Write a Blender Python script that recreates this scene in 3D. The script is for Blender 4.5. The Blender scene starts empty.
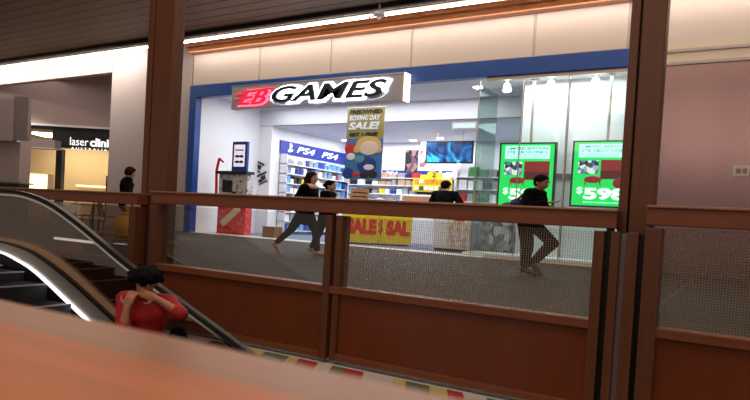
import bpy, bmesh, math, random
from mathutils import Vector, Matrix, Euler
random.seed(7)
S = bpy.context.scene
COL = S.collection
rad = math.radians

# ------------------------------------------------------------------ camera
F, YAW, PITCH, ROLL, SHIFT_Y, EYE = 620.0, 30.9, -1.5, 3.3, .0453, .81
cam_d = bpy.data.cameras.new('camera'); cam = bpy.data.objects.new('camera', cam_d); COL.objects.link(cam)
CR = Matrix.Rotation(rad(YAW), 3, 'Z') @ Matrix.Rotation(rad(90+PITCH), 3, 'X') @ Matrix.Rotation(rad(ROLL), 3, 'Z')
C0 = Vector((0, 0, EYE))
cam.matrix_world = Matrix.Translation(C0) @ CR.to_4x4()
cam_d.sensor_width = 36; cam_d.lens = 36*F/750; cam_d.shift_y = SHIFT_Y; cam_d.clip_start = .02; cam_d.clip_end = 200
cam_d.dof.use_dof = True; cam_d.dof.focus_distance = 12.0; cam_d.dof.aperture_fstop = 3.6
S.camera = cam

def ray(px, py):
    return CR @ Vector(((px-375)/F, (200-py+SHIFT_Y*750)/F, -1))
def at(px, py, y):                     # where a sight line meets the plane Y = y
    r = ray(px, py); return C0 + r*(y/r.y)
def on(px, py, z=0):                   # where it meets the level Z = z
    r = ray(px, py); return C0 + r*((z-EYE)/r.z)
def atx(px, py, x):
    r = ray(px, py); return C0 + r*(x/r.x)
VD = Vector((-math.sin(rad(YAW)), math.cos(rad(YAW)), 0)); RD = Vector((math.cos(rad(YAW)), math.sin(rad(YAW)), 0))
def ud(px, py, d):                     # (u, z) on the oblique clinic front at distance d
    r = ray(px, py); p = C0 + r*(d/r.dot(VD)); return p.dot(RD), p.z
OBL = Matrix(((RD.x, VD.x, 0, 0), (RD.y, VD.y, 0, 0), (0, 0, 1, 0), (0, 0, 0, 1)))

# ------------------------------------------------------------------ materials
def lin(c): return tuple(((v/255)/12.92 if v/255 <= .04045 else ((v/255+.055)/1.055)**2.4) for v in c)
MATS = {}
def mat(name, rgb, rough=.6, metal=0, emit=0, noise=0, nscale=8, stretch=(1, 1, 1), spec=.5, emit_rgb=None, bump=0):
    if name in MATS: return MATS[name]
    m = bpy.data.materials.new(name); m.use_nodes = True; MATS[name] = m
    nt = m.node_tree; b = nt.nodes['Principled BSDF']
    c = lin(rgb) + (1,)
    b.inputs['Base Color'].default_value = c; b.inputs['Roughness'].default_value = rough
    b.inputs['Metallic'].default_value = metal; b.inputs['Specular IOR Level'].default_value = spec
    if emit:
        b.inputs['Emission Color'].default_value = lin(emit_rgb or rgb)+(1,); b.inputs['Emission Strength'].default_value = emit
    tc = nt.nodes.new('ShaderNodeTexCoord'); mp = nt.nodes.new('ShaderNodeMapping'); mp.inputs['Scale'].default_value = stretch
    n = nt.nodes.new('ShaderNodeTexNoise'); n.inputs['Scale'].default_value = nscale; n.inputs['Detail'].default_value = 4
    nt.links.new(tc.outputs['Object'], mp.inputs['Vector']); nt.links.new(mp.outputs['Vector'], n.inputs['Vector'])
    nz = noise or .06
    mx = nt.nodes.new('ShaderNodeMix'); mx.data_type = 'RGBA'
    mx.inputs['A'].default_value = tuple(v*(1-nz) for v in c[:3])+(1,); mx.inputs['B'].default_value = tuple(min(1, v*(1+nz)) for v in c[:3])+(1,)
    nt.links.new(n.outputs['Fac'], mx.inputs['Factor']); nt.links.new(mx.outputs['Result'], b.inputs['Base Color'])
    if bump:
        bp = nt.nodes.new('ShaderNodeBump'); bp.inputs['Strength'].default_value = bump
        nt.links.new(n.outputs['Fac'], bp.inputs['Height']); nt.links.new(bp.outputs['Normal'], b.inputs['Normal'])
    return m
def glass_mat(name, tint, refl=.06, rough=0.02, haze=0):
    m = bpy.data.materials.new(name); m.use_nodes = True; nt = m.node_tree; nt.nodes.clear()
    o = nt.nodes.new('ShaderNodeOutputMaterial'); t = nt.nodes.new('ShaderNodeBsdfTransparent'); g = nt.nodes.new('ShaderNodeBsdfGlossy')
    t.inputs['Color'].default_value = tint+(1,); g.inputs['Roughness'].default_value = rough
    lw = nt.nodes.new('ShaderNodeLayerWeight'); lw.inputs['Blend'].default_value = .25
    mt = nt.nodes.new('ShaderNodeMath'); mt.operation = 'MULTIPLY_ADD'; mt.inputs[1].default_value = .5; mt.inputs[2].default_value = refl
    nt.links.new(lw.outputs['Fresnel'], mt.inputs[0])
    mx = nt.nodes.new('ShaderNodeMixShader'); nt.links.new(mt.outputs[0], mx.inputs[0]); nt.links.new(t.outputs[0], mx.inputs[1]); nt.links.new(g.outputs[0], mx.inputs[2])
    nt.links.new(mx.outputs[0], o.inputs[0]); MATS[name] = m; return m
def mesh_mat(name, rgb, pitch, wire):
    m = bpy.data.materials.new(name); m.use_nodes = True; nt = m.node_tree; b = nt.nodes['Principled BSDF']
    b.inputs['Base Color'].default_value = lin(rgb)+(1,); b.inputs['Roughness'].default_value = .5; b.inputs['Metallic'].default_value = .3
    o = nt.nodes['Material Output']; t = nt.nodes.new('ShaderNodeBsdfTransparent'); mx = nt.nodes.new('ShaderNodeMixShader')
    tc = nt.nodes.new('ShaderNodeTexCoord'); sp = nt.nodes.new('ShaderNodeSeparateXYZ'); nt.links.new(tc.outputs['Object'], sp.inputs[0])
    outs = []
    for ax in ('X', 'Z'):
        a = nt.nodes.new('ShaderNodeMath'); a.operation = 'MULTIPLY'; a.inputs[1].default_value = 1/pitch; nt.links.new(sp.outputs[ax], a.inputs[0])
        f = nt.nodes.new('ShaderNodeMath'); f.operation = 'FRACT'; nt.links.new(a.outputs[0], f.inputs[0])
        l = nt.nodes.new('ShaderNodeMath'); l.operation = 'LESS_THAN'; l.inputs[1].default_value = wire; nt.links.new(f.outputs[0], l.inputs[0]); outs.append(l)
    x = nt.nodes.new('ShaderNodeMath'); x.operation = 'MAXIMUM'; nt.links.new(outs[0].outputs[0], x.inputs[0]); nt.links.new(outs[1].outputs[0], x.inputs[1])
    nt.links.new(x.outputs[0], mx.inputs[0]); nt.links.new(t.outputs[0], mx.inputs[1]); nt.links.new(b.outputs[0], mx.inputs[2]); nt.links.new(mx.outputs[0], o.inputs[0])
    MATS[name] = m; return m
def tile_mat(name, rgb, grout, sx, sy, rough=.35, mortar=.012, spec=.5):
    m = mat(name, rgb, rough, spec=spec); nt = m.node_tree; b = nt.nodes['Principled BSDF']
    br = nt.nodes.new('ShaderNodeTexBrick'); br.offset = 0; br.inputs['Scale'].default_value = 1
    br.inputs['Brick Width'].default_value = sx; br.inputs['Row Height'].default_value = sy; br.inputs['Mortar Size'].default_value = mortar
    c = lin(rgb); br.inputs['Color1'].default_value = c+(1,); br.inputs['Color2'].default_value = tuple(v*.8 for v in c)+(1,); br.inputs['Mortar'].default_value = lin(grout)+(1,)
    tc = nt.nodes.new('ShaderNodeTexCoord'); nt.links.new(tc.outputs['Object'], br.inputs['Vector']); nt.links.new(br.outputs['Color'], b.inputs['Base Color'])
    return m
def slat_mat(name, rgb, gap, width):
    m = mat(name, rgb, .55); nt = m.node_tree; b = nt.nodes['Principled BSDF']
    tc = nt.nodes.new('ShaderNodeTexCoord'); sp = nt.nodes.new('ShaderNodeSeparateXYZ'); nt.links.new(tc.outputs['Object'], sp.inputs[0])
    a = nt.nodes.new('ShaderNodeMath'); a.operation = 'MULTIPLY'; a.inputs[1].default_value = 1/width; nt.links.new(sp.outputs['Y'], a.inputs[0])
    f = nt.nodes.new('ShaderNodeMath'); f.operation = 'FRACT'; nt.links.new(a.outputs[0], f.inputs[0])
    l = nt.nodes.new('ShaderNodeMath'); l.operation = 'LESS_THAN'; l.inputs[1].default_value = .18; nt.links.new(f.outputs[0], l.inputs[0])
    mx = nt.nodes.new('ShaderNodeMix'); mx.data_type = 'RGBA'; mx.inputs['A'].default_value = lin(rgb)+(1,); mx.inputs['B'].default_value = lin(gap)+(1,)
    nt.links.new(l.outputs[0], mx.inputs['Factor']); nt.links.new(mx.outputs['Result'], b.inputs['Base Color']); return m
def pattern_mat(name, cols, scale, rough=.5, emit=0, dist='CELL'):
    m = mat(name, cols[0], rough); nt = m.node_tree; b = nt.nodes['Principled BSDF']
    v = nt.nodes.new('ShaderNodeTexVoronoi'); v.inputs['Scale'].default_value = scale
    tc = nt.nodes.new('ShaderNodeTexCoord'); nt.links.new(tc.outputs['Object'], v.inputs['Vector'])
    cr = nt.nodes.new('ShaderNodeValToRGB'); cr.color_ramp.interpolation = 'CONSTANT' if dist == 'CELL' else 'LINEAR'
    sp = nt.nodes.new('ShaderNodeSeparateColor'); nt.links.new(v.outputs['Color'], sp.inputs[0]); nt.links.new(sp.outputs[0], cr.inputs[0])
    e = cr.color_ramp.elements
    while len(e) < len(cols): e.new(.5)
    for i, c in enumerate(cols): e[i].position = i/len(cols); e[i].color = lin(c)+(1,)
    nt.links.new(cr.outputs[0], b.inputs['Base Color'])
    if emit: nt.links.new(cr.outputs[0], b.inputs['Emission Color']); b.inputs['Emission Strength'].default_value = emit
    return m

WOOD = mat('red_wood', (124, 70, 46), .38, noise=.3, nscale=3, stretch=(.6, 1, 14), spec=.35)
WOODV = mat('red_wood_upright', (102, 60, 40), .4, noise=.3, nscale=3, stretch=(10, 10, .5), spec=.35)
WOODP = mat('red_wood_panel', (112, 56, 32), .3, noise=.18, nscale=1.6, stretch=(3, 1, 1), spec=.35)
RAILTOP = mat('rail_wood', (160, 102, 76), .3, noise=.2, nscale=4, stretch=(.5, 4, 4))
WARMW = mat('beam_wood', (186, 116, 72), .4, noise=.3, nscale=3, stretch=(.4, 6, 6))
LEDGE = mat('honey_wood', (186, 100, 36), .42, noise=.4, nscale=5, stretch=(.5, 9, 9))
LEDGE2 = mat('sheen_wood', (150, 96, 62), .35, noise=.25, nscale=5, stretch=(.5, 9, 9))  # gloss reflection along the ledge's far edge, put into the wood colour
DARKGAP = mat('dark_metal', (34, 30, 32), .4, metal=.5)
STEEL = mat('brushed_steel', (186, 176, 166), .32, metal=.5, noise=.15, nscale=20, stretch=(.2, 8, 8))
STEEL2 = mat('bronze_deck', (180, 146, 118), .4, metal=.2, noise=.15, nscale=20, stretch=(.2, 8, 8))
RUBBER = mat('black_rubber', (16, 15, 15), .35)
CHROME = mat('chrome', (220, 214, 205), .15, metal=1)
BEIGE = mat('beige_panel', (204, 188, 178), .45, noise=.04, nscale=1)
PIERW = mat('cream_wall', (184, 168, 164), .6)
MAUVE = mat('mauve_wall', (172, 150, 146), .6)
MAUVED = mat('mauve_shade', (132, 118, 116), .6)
WHITE = mat('white_paint', (232, 232, 236), .5)
WHITEG = mat('white_gloss', (240, 242, 244), .3)
GREYC = mat('shop_ceiling_white', (214, 214, 222), .7)
BLUE = mat('facade_blue', (4, 64, 146), .35)
PSBLUE = mat('band_blue', (16, 40, 150), .4, emit=.06)
PSTXT = mat('white_letter', (250, 250, 255), .4, emit=.7)
BLACK = mat('black', (14, 14, 16), .4)
LETTER = mat('letter_black', (12, 16, 20), .35)
SIGNB = mat('sign_face', (166, 158, 168), .4)
ENDCAP = mat('sign_end_lit', (255, 226, 196), .4, emit=1.6)
HALO = mat('halo_white', (225, 240, 255), .4, emit=3.2)
HALOR = mat('halo_pink', (255, 90, 120), .4, emit=1.7)
RED = mat('letter_red', (226, 24, 52), .35, emit=.6)
LED = mat('led_white', (255, 238, 214), .4, emit=8)
LEDE = mat('glass_reflection_glow', (240, 240, 255), .4, emit=1.8)
DOWN = mat('downlight_glow', (255, 250, 240), .4, emit=14)
CREAM = mat('clinic_cream', (226, 198, 152), .6, noise=.03)
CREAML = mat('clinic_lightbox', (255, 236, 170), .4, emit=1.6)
GLASS = glass_mat('clear_glass', (.93, .95, .94), .03)
GLASSG = glass_mat('green_glass', (.9, .97, .95), .05)
GLASSL = glass_mat('pale_brown_glass', (.84, .76, .7), .04)
GLASSD = glass_mat('smoky_glass', (.62, .55, .50), .04)
WIRE = mesh_mat('wire_mesh', (150, 136, 122), .0185, .13)
FLOOR = tile_mat('concourse_tile', (52, 41, 33), (88, 72, 56), .9, .9, .75, .012, .25)
CARPET = mat('blue_grey_carpet', (104, 112, 138), .9, noise=.2, nscale=60)
THRESH = mat('white_threshold', (226, 222, 216), .3)
CEIL = slat_mat('dark_slats', (138, 106, 82), (74, 54, 44), .42)
YEL = mat('yellow_skirt', (232, 206, 30), .5)
REDP = mat('red_print', (216, 30, 34), .5)
GREEN = mat('screen_green', (0, 196, 84), .4, emit=.75)
CYAN = mat('screen_pale', (196, 246, 240), .4, emit=.8)
TEAL = mat('screen_text', (20, 130, 130), .4, emit=.3)
CONSOLE = mat('screen_console_red', (150, 26, 34), .4, emit=.35)
CONSOLE2 = mat('screen_console_dark', (96, 16, 24), .4, emit=.25)
SKIN = mat('skin', (214, 160, 130), .5, noise=.05)
SKIN2 = mat('skin_tan', (176, 116, 92), .5, noise=.05)
HAIR = mat('hair_black', (12, 9, 9), .9, spec=.12, noise=.4, nscale=30, stretch=(8, 8, 1), bump=.4)
HAIRB = mat('hair_brown', (46, 25, 18), .9, spec=.12, noise=.4, nscale=30, stretch=(8, 8, 1), bump=.4)
CBLACK = mat('cloth_black', (11, 10, 13), .95, spec=.1, noise=.2, nscale=20, bump=.2)
CDARK = mat('cloth_charcoal', (30, 24, 23), .95, spec=.1, noise=.2, nscale=20, bump=.2)
CRED = mat('cloth_red', (160, 8, 16), .75, noise=.15, nscale=12, bump=.3)
CBEIGE = mat('knit_beige', (222, 196, 172), .95, noise=.2, nscale=40, bump=.6)
SHOE = mat('shoe_leather', (40, 26, 22), .5)
SHOET = mat('shoe_tan', (176, 124, 96), .5)
EYEW = mat('eye_white', (170, 150, 140), .3); EYED = mat('eye_dark', (30, 18, 14), .3); LIP = mat('lip', (170, 78, 72), .5)

# ------------------------------------------------------------------ mesh helpers
def bx(bm, x0, x1, y0, y1, z0, z1, M=None):
    vs = [bm.verts.new(Vector(p) if M is None else M @ Vector(p)) for p in
          ((x0, y0, z0), (x1, y0, z0), (x1, y1, z0), (x0, y1, z0), (x0, y0, z1), (x1, y0, z1), (x1, y1, z1), (x0, y1, z1))]
    for f in ((0, 3, 2, 1), (4, 5, 6, 7), (0, 1, 5, 4), (1, 2, 6, 5), (2, 3, 7, 6), (3, 0, 4, 7)): bm.faces.new([vs[i] for i in f])
def rings(bm, R, close=True):
    n = len(R[0]); V = [[bm.verts.new(p) for p in r] for r in R]
    for a, b in zip(V, V[1:]):
        for i in range(n): bm.faces.new((a[i], a[(i+1) % n], b[(i+1) % n], b[i]))
    if close:
        bm.faces.new(V[0][::-1]); bm.faces.new(V[-1])
def frame(d):
    d = d.normalized(); a = Vector((0, 0, 1)) if abs(d.z) < .9 else Vector((1, 0, 0)); s = d.cross(a).normalized(); return s, d.cross(s)
def cap(bm, p0, p1, r0, r1=None, n=12, flat=1.0):
    p0 = Vector(p0); p1 = Vector(p1); r1 = r0 if r1 is None else r1
    d = p1-p0; L = d.length or 1e-4; d = d/L if d.length else Vector((0, 0, 1)); s, t = frame(d)
    R = []
    for a in (-85, -60, -30, 0): R.append((p0 + d*r0*math.sin(rad(a)), r0*math.cos(rad(a))))
    for a in (0, 30, 60, 85): R.append((p1 + d*r1*math.sin(rad(a)), r1*math.cos(rad(a))))
    rings(bm, [[c + (s*math.cos(2*math.pi*i/n) + t*math.sin(2*math.pi*i/n)*flat)*r for i in range(n)] for c, r in R])
def ell(bm, c, r, M=None, n=16, m=10):
    c = Vector(c); R = []
    for j in range(m+1):
        a = rad(-88+176*j/m)
        ring = []
        for i in range(n):
            q = Vector((r[0]*math.cos(a)*math.cos(2*math.pi*i/n), r[1]*math.cos(a)*math.sin(2*math.pi*i/n), r[2]*math.sin(a)))
            ring.append(c + (M @ q if M is not None else q))
        R.append(ring)
    rings(bm, R)
def tube(bm, pts, r, n=8):
    pts = [Vector(p) for p in pts]; R = []
    for i, p in enumerate(pts):
        d = (pts[min(i+1, len(pts)-1)]-pts[max(i-1, 0)]); s, t = frame(d)
        R.append([p + (s*math.cos(2*math.pi*k/n)+t*math.sin(2*math.pi*k/n))*r for k in range(n)])
    rings(bm, R)
def cyl(bm, p0, p1, r0, r1=None, n=20): 
    p0 = Vector(p0); p1 = Vector(p1); r1 = r0 if r1 is None else r1; s, t = frame(p1-p0)
    rings(bm, [[c + (s*math.cos(2*math.pi*k/n)+t*math.sin(2*math.pi*k/n))*r for k in range(n)] for c, r in ((p0, r0), (p1, r1))])
def sweep(bm, path, prof, side=Vector((0, 1, 0))):      # prof: (side, up) offsets swept along a path in an XZ plane
    R = []
    for i, p in enumerate(path):
        p = Vector(p); d = (Vector(path[min(i+1, len(path)-1)])-Vector(path[max(i-1, 0)])).normalized(); up = d.cross(side).normalized()
        if up.z < 0: up = -up
        R.append([p + side*a + up*b for a, b in prof])
    rings(bm, R)
def obj(name, bm, m, parent=None, bevel=0, smooth=False, keep=False):
    bmesh.ops.recalc_face_normals(bm, faces=bm.faces)
    me = bpy.data.meshes.new(name); 
    off = Vector()
    if parent is None and not keep and bm.verts:
        xs = [v.co.x for v in bm.verts]; ys = [v.co.y for v in bm.verts]; zs = [v.co.z for v in bm.verts]
        off = Vector(((min(xs)+max(xs))/2, (min(ys)+max(ys))/2, min(zs)))
        for v in bm.verts: v.co -= off
    elif parent is not None:
        off0 = parent['_o'] if '_o' in parent else (0, 0, 0)
        for v in bm.verts: v.co -= Vector(off0)
    bm.to_mesh(me); bm.free(); me.materials.append(m)
    o = bpy.data.objects.new(name, me); COL.objects.link(o)
    if parent is None:
        o.location = off; o['_o'] = tuple(off)
    else: o.parent = parent; o['_o'] = parent['_o']
    if smooth:
        for p in me.polygons: p.use_smooth = True
    if bevel:
        md = o.modifiers.new('bevel', 'BEVEL'); md.width = bevel; md.segments = 2; md.limit_method = 'ANGLE'
    return o
def tag(o, label, cat, group=None, kind=None):
    o['label'] = label; o['category'] = cat
    if group: o['group'] = group
    if kind: o['kind'] = kind
    return o
def thing(name, label, cat, loc, group=None):
    o = bpy.data.objects.new(name, None); COL.objects.link(o); o.location = loc; o['_o'] = tuple(loc); o.empty_display_size = .1
    return tag(o, label, cat, group)
def box(name, x0, x1, y0, y1, z0, z1, m, parent=None, bevel=0, M=None):
    bm = bmesh.new(); bx(bm, x0, x1, y0, y1, z0, z1, M); return obj(name, bm, m, parent, bevel)
def struct(name, o): o['kind'] = 'structure'; o.name = name; return o
def text_mesh(body, bold=.02, ext=.5, shear=0):
    cu = bpy.data.curves.new('t', 'FONT'); cu.body = body; cu.offset = bold; cu.extrude = ext; cu.shear = shear; cu.resolution_u = 3
    to = bpy.data.objects.new('t', cu); COL.objects.link(to); dg = bpy.context.evaluated_depsgraph_get(); dg.update()
    me = bpy.data.meshes.new_from_object(to.evaluated_get(dg)); bpy.data.objects.remove(to)
    return me
def text(name, body, m, parent, org, u, v, w, h, depth=.01, bold=.02, shear=0, ref=None):
    """letters filling the rectangle org, org+u*w, org+v*h ; depth towards u x v"""
    me = text_mesh(body, bold, .5, shear); r = text_mesh(body, ref, .5, shear) if ref is not None else me
    xs = [q.co.x for q in r.vertices]; ys = [q.co.y for q in r.vertices]
    x0, x1, y0, y1 = min(xs), max(xs), min(ys), max(ys); u = Vector(u).normalized(); v = Vector(v).normalized(); n = u.cross(v)
    org = Vector(org) - Vector(parent['_o'])
    for q in me.vertices:
        q.co = org + u*((q.co.x-x0)/(x1-x0)*w) + v*((q.co.y-y0)/(y1-y0)*h) + n*((q.co.z+.5)*depth)
    me.name = name; me.materials.clear(); me.materials.append(m)
    o = bpy.data.objects.new(name, me); COL.objects.link(o); o.parent = parent; o['_o'] = parent['_o']; return o
def copy_tree(o, parent=None):
    c = o.copy(); COL.objects.link(c)
    if parent is not None: c.parent = parent
    for ch in o.children: copy_tree(ch, c)
    return c
UX, UY, UZ = Vector((1, 0, 0)), Vector((0, 1, 0)), Vector((0, 0, 1))

def area(name, loc, size, power, color=(1, 1, 1), rot=(0, 0, 0), sy=None):
    l = bpy.data.lights.new(name, 'AREA'); l.energy = power; l.color = color; l.size = size
    if sy: l.shape = 'RECTANGLE'; l.size_y = sy
    o = bpy.data.objects.new(name, l); COL.objects.link(o); o.location = loc; o.rotation_euler = rot; return o
def spot(name, loc, target, power, color=(1, 1, 1), ang=60, size=.1, blend=.6):
    l = bpy.data.lights.new(name, 'SPOT'); l.energy = power; l.color = color; l.spot_size = rad(ang); l.spot_blend = blend; l.shadow_soft_size = size
    o = bpy.data.objects.new(name, l); COL.objects.link(o); o.location = loc
    o.rotation_euler = (Vector(target)-Vector(loc)).to_track_quat('-Z', 'Y').to_euler(); return o
# ================================================================== SETTING
YB, YF = 4.7, 14.2
struct('floor', box('floor', -42, 8, YB+.35, 24, -.3, 0, FLOOR))
CLINIC_D = 27
struct('floor', box('floor', -16, 8, 24, 40, -.3, 0, FLOOR))
struct('floor', box('floor', -42, 14, -11, YB+.3, -4.3, -4, FLOOR))
struct('floor', box('floor', -15.4, -2.0, YF+.75, 23, .0, .006, CARPET))
struct('floor', box('floor', -15.4, -5.4, YF-.12, YF+.75, .0, .008, THRESH))
struct('ceiling', box('ceiling', -42, 14, -11, 13.25, 5.98, 6.1, CEIL))
struct('trim_1', box('trim_1', -42, 8, 13.05, 13.3, 5.84, 5.98, DARKGAP))
struct('trim_2', box('trim_2', -42, 8, 12.86, 12.98, 5.88, 5.98, DARKGAP))
# cove behind the trim: lit ceiling and upper wall
struct('ceiling', box('ceiling', -42, 8, 13.3, 26, 6.35, 6.45, WHITE))
# ---- façade wall pieces
pT = at(113, 60, YF).x
struct('wall_pier', box('wall_pier', pT, -15.75, YF, YF+.6, 0, 6.35, PIERW))
struct('wall_left', box('wall_left', -42, pT-.02, YF, YF+.3, 5.48, 6.35, MAUVE))
# beige cladding over the shop: panels with pale joints
seams = [at(x, 40, YF).x for x in (262, 333, 413, 535, 629)]
xs = [-15.7]+seams+[2.6, 6.5]
for a, b in zip(xs, xs[1:]):
    o = box('wall_panel', a+.03, b-.03, YF-.04, YF+.2, 4.74, 6.3, BEIGE, bevel=.01); struct('wall_front', o)
    o = box('trim_3', b-.03, b+.03, YF-.02, YF+.2, 4.74, 6.3, PIERW); struct('trim_3', o)
struct('wall_front', box('wall_front', -15.72, 6.5, YF+.2, YF+.35, 4.4, 6.3, PIERW))
# timber beam over the cladding, stepped
b = bmesh.new(); bx(b, -15.62, 6.5, 13.72, YF-.04, 5.86, 6.02); bx(b, -15.62, 6.5, 13.86, YF-.04, 5.72, 5.86); bx(b, -15.62, 6.5, 13.62, 13.74, 6.0, 6.08)
tag(obj('timber_beam', b, WARMW, bevel=.01), 'long stepped timber beam running above the beige panels over the game shop', 'beam')
# ---- right of the shop: tall metallic cladding
b = bmesh.new()
METW = mat('satin_metal', (150, 120, 122), .22, metal=.75, noise=.05, nscale=2)
METW2 = mat('satin_metal_top', (205, 188, 172), .35, metal=.3, noise=.04, nscale=2)
x0 = at(660, 120, YF).x
struct('wall_right', box('wall_right', x0, 6.5, YF-.08, YF+.2, 0, 4.3, METW))
struct('trim_4', box('trim_4', x0, 6.5, YF-.12, YF+.2, 4.30, 4.36, PIERW))
struct('wall_right', box('wall_right', x0, 6.5, YF-.08, YF+.2, 4.36, 4.56, METW2))
struct('trim_5', box('trim_5', x0, 6.5, YF-.12, YF+.2, 4.56, 4.62, PIERW))
struct('wall_right', box('wall_right', x0, 6.5, YF-.08, YF+.2, 4.62, 4.74, METW2))
p = at(741, 171, YF-.1)
t = thing('wall_socket', 'small square wall plate on the metal cladding at the far right', 'socket', (p.x, YF-.1, p.z))
box('plate', p.x-.14, p.x+.14, YF-.1, YF-.08, p.z-.1, p.z+.1, STEEL, t, .005)
box('socket_face', p.x-.09, p.x+.0, YF-.11, YF-.1, p.z-.05, p.z+.05, MAUVED, t, .003)
box('switch', p.x+.03, p.x+.1, YF-.11, YF-.1, p.z-.05, p.z+.05, MAUVED, t, .003)
# ---- blue portal
t = thing('portal_frame', 'bright blue frame around the game shop opening', 'frame', (-15.6, YF, 0))
bR = at(629, 56, YF).x+.4
box('jamb', -15.72, -15.42, YF-.1, YF+.15, 0, 4.34, BLUE, t, .01)
box('header', -15.72, x0+.02, YF-.1, YF+.15, 4.34, 4.72, BLUE, t, .01)
box('jamb', x0-.28, x0+.02, YF-.1, YF+.15, 0, 4.34, BLUE, t, .01)
box('head_track', -5.6, x0, YF-.02, YF+.08, 4.26, 4.34, STEEL, t)

# ---- shop shell
struct('wall_left', box('wall_left', -15.9, -15.42, YF+.15, 17.2, 0, 4.6, WHITE))
struct('wall_left', box('wall_left', -15.9, -14.85, 17.2, 17.6, 0, 3.9, WHITE))
struct('wall_left', box('wall_left', -15.1, -14.85, 17.6, 22.3, 0, 3.9, WHITE))
struct('wall_back', box('wall_back', -15.1, -2, 22.05, 22.3, 0, 3.9, WHITE))
struct('ceiling', box('ceiling', -15.9, x0, YF+.15, 17.2, 4.5, 4.6, GREYC))
struct('ceiling', box('ceiling', -15.9, x0, 17.2, 22.3, 3.9, 4.0, GREYC))
struct('wall_bulkhead', box('wall_bulkhead', -15.42, -2, 17.15, 17.3, 3.9, 4.5, GREYC))
# window display box on the right: white wall behind the screens
dl = at(521, 150, 15.6).x
struct('wall_display', box('wall_display', dl, x0, 15.6, 15.75, 0, 4.5, WHITE))
struct('wall_display', box('wall_display', x0-.15, x0, YF+.15, 15.6, 0, 4.5, WHITE))
for px in (566, ):
    q = at(px, 150, 15.55).x; struct('trim_6', box('trim_6', q-.012, q+.012, 15.58, 15.6, .1, 4.5, MAUVED))
q = at(560, 176, 15.58).z; struct('trim_7', box('trim_7', dl, x0-.15, 15.57, 15.6, q-.06, q+.06, MAUVED))
struct('floor', box('floor', dl-.9, x0, YF+.1, 15.6, .006, .1, WHITEG))
struct('baseboard_front', box('baseboard_front', -5.4, x0, YF-.06, YF+.06, 0, .09, THRESH))
g1 = at(476, 150, YF).x; g2 = at(519, 150, YF).x; g3 = at(565, 150, YF).x
for i, (a, c) in enumerate(((g1, g2-.01), (g2+.01, g3-.01), (g3+.01, x0-.3))):
    struct('window_%d' % (i+1), box('window_%d' % (i+1), a, c, YF, YF+.012, .09, 4.28, GLASSG))
for q in (g1, g2, g3):
    struct('trim_8', box('trim_8', q-.012, q+.012, YF-.005, YF+.02, .09, 4.28, STEEL))
struct('window_4', box('window_4', g1-.006, g1+.006, YF+.02, YF+1.3, .02, 4.2, GLASSG))

# ================================================================== LIGHT LINES, CEILING GEAR
t = thing('linear_light', 'long thin white light strip along the dark ceiling edge', 'light', (-16, 13.0, 5.9))
box('diffuser', -41, 7, 13.16, 13.22, 5.83, 5.838, LED, t); box('housing', -41, 7, 13.14, 13.24, 5.80, 5.83, LED, t)
t = thing('track_rail', 'thin pale rail along the dark slatted ceiling edge', 'rail', (-16, 12.8, 5.9))
box('rail', -41, 7, 12.92, 12.99, 5.84, 5.88, PIERW, t); 
t = thing('linear_light', 'long white light tube added unseen behind the viewpoint for the streak on the metal cladding', 'light', (4.3, -9, 5.68))  # unseen tube, added so the metal cladding reflects a bright streak
box('housing', -4.3, 13, -9.1, -8.9, 5.62, 5.68, STEEL, t); box('diffuser', -4.2, 12.9, -9.08, -8.92, 5.4, 5.62, LED, t)
for q in (-3.5, 4, 12): box('suspension', q-.01, q+.01, -9.01, -8.99, 5.68, 5.98, STEEL, t)
p = at(379, 17, 12.7)
t = thing('smoke_detector', 'small white domed detector hanging under the ceiling above the shop sign', 'detector', tuple(p))
b = bmesh.new(); cyl(b, p+Vector((0, 0, .3)), p+Vector((0, 0, .1)), .02); obj('stem', b, STEEL, t)
b = bmesh.new(); ell(b, p+Vector((0, 0, .06)), (.15, .15, .06)); obj('dome', b, WHITE, t, smooth=True)
b = bmesh.new(); cyl(b, p+Vector((0, 0, .02)), p-Vector((0, 0, .05)), .06, .035); obj('sensor', b, WHITE, t)
b = bmesh.new(); cyl(b, p+Vector((-.3, 0, .02)), p+Vector((-.1, 0, .04)), .02); obj('arm', b, STEEL, t)

def downlight(x, y, z, label, group=None, r=.13):
    t = thing('downlight', label, 'downlight', (x, y, z), group)
    b = bmesh.new(); cyl(b, (x, y, z-.012), (x, y, z), r*1.25); obj('bezel', b, WHITE, t)
    b = bmesh.new(); cyl(b, (x, y, z-.02), (x, y, z-.012), r); obj('lamp', b, DOWN, t)
    return t
for px, py in ((300, 133), (318, 147), (413, 140), (402, 150), (345, 140), (440, 138), (365, 152)):
    p = on(px, py, 3.9)
    if 17.4 < p.y < 21.9 and -14.6 < p.x < -2: downlight(p.x, p.y, 3.9, 'round white recessed downlight in the low shop ceiling', 'downlights in the low ceiling')
for px, py, lb in ((478, 87, 'round downlight in the high front ceiling above the first window pane'),):
    p = on(px, py, 4.5); downlight(max(-15.0, p.x), min(max(p.y, YF+.4), 16.9), 4.5, lb)
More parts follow.
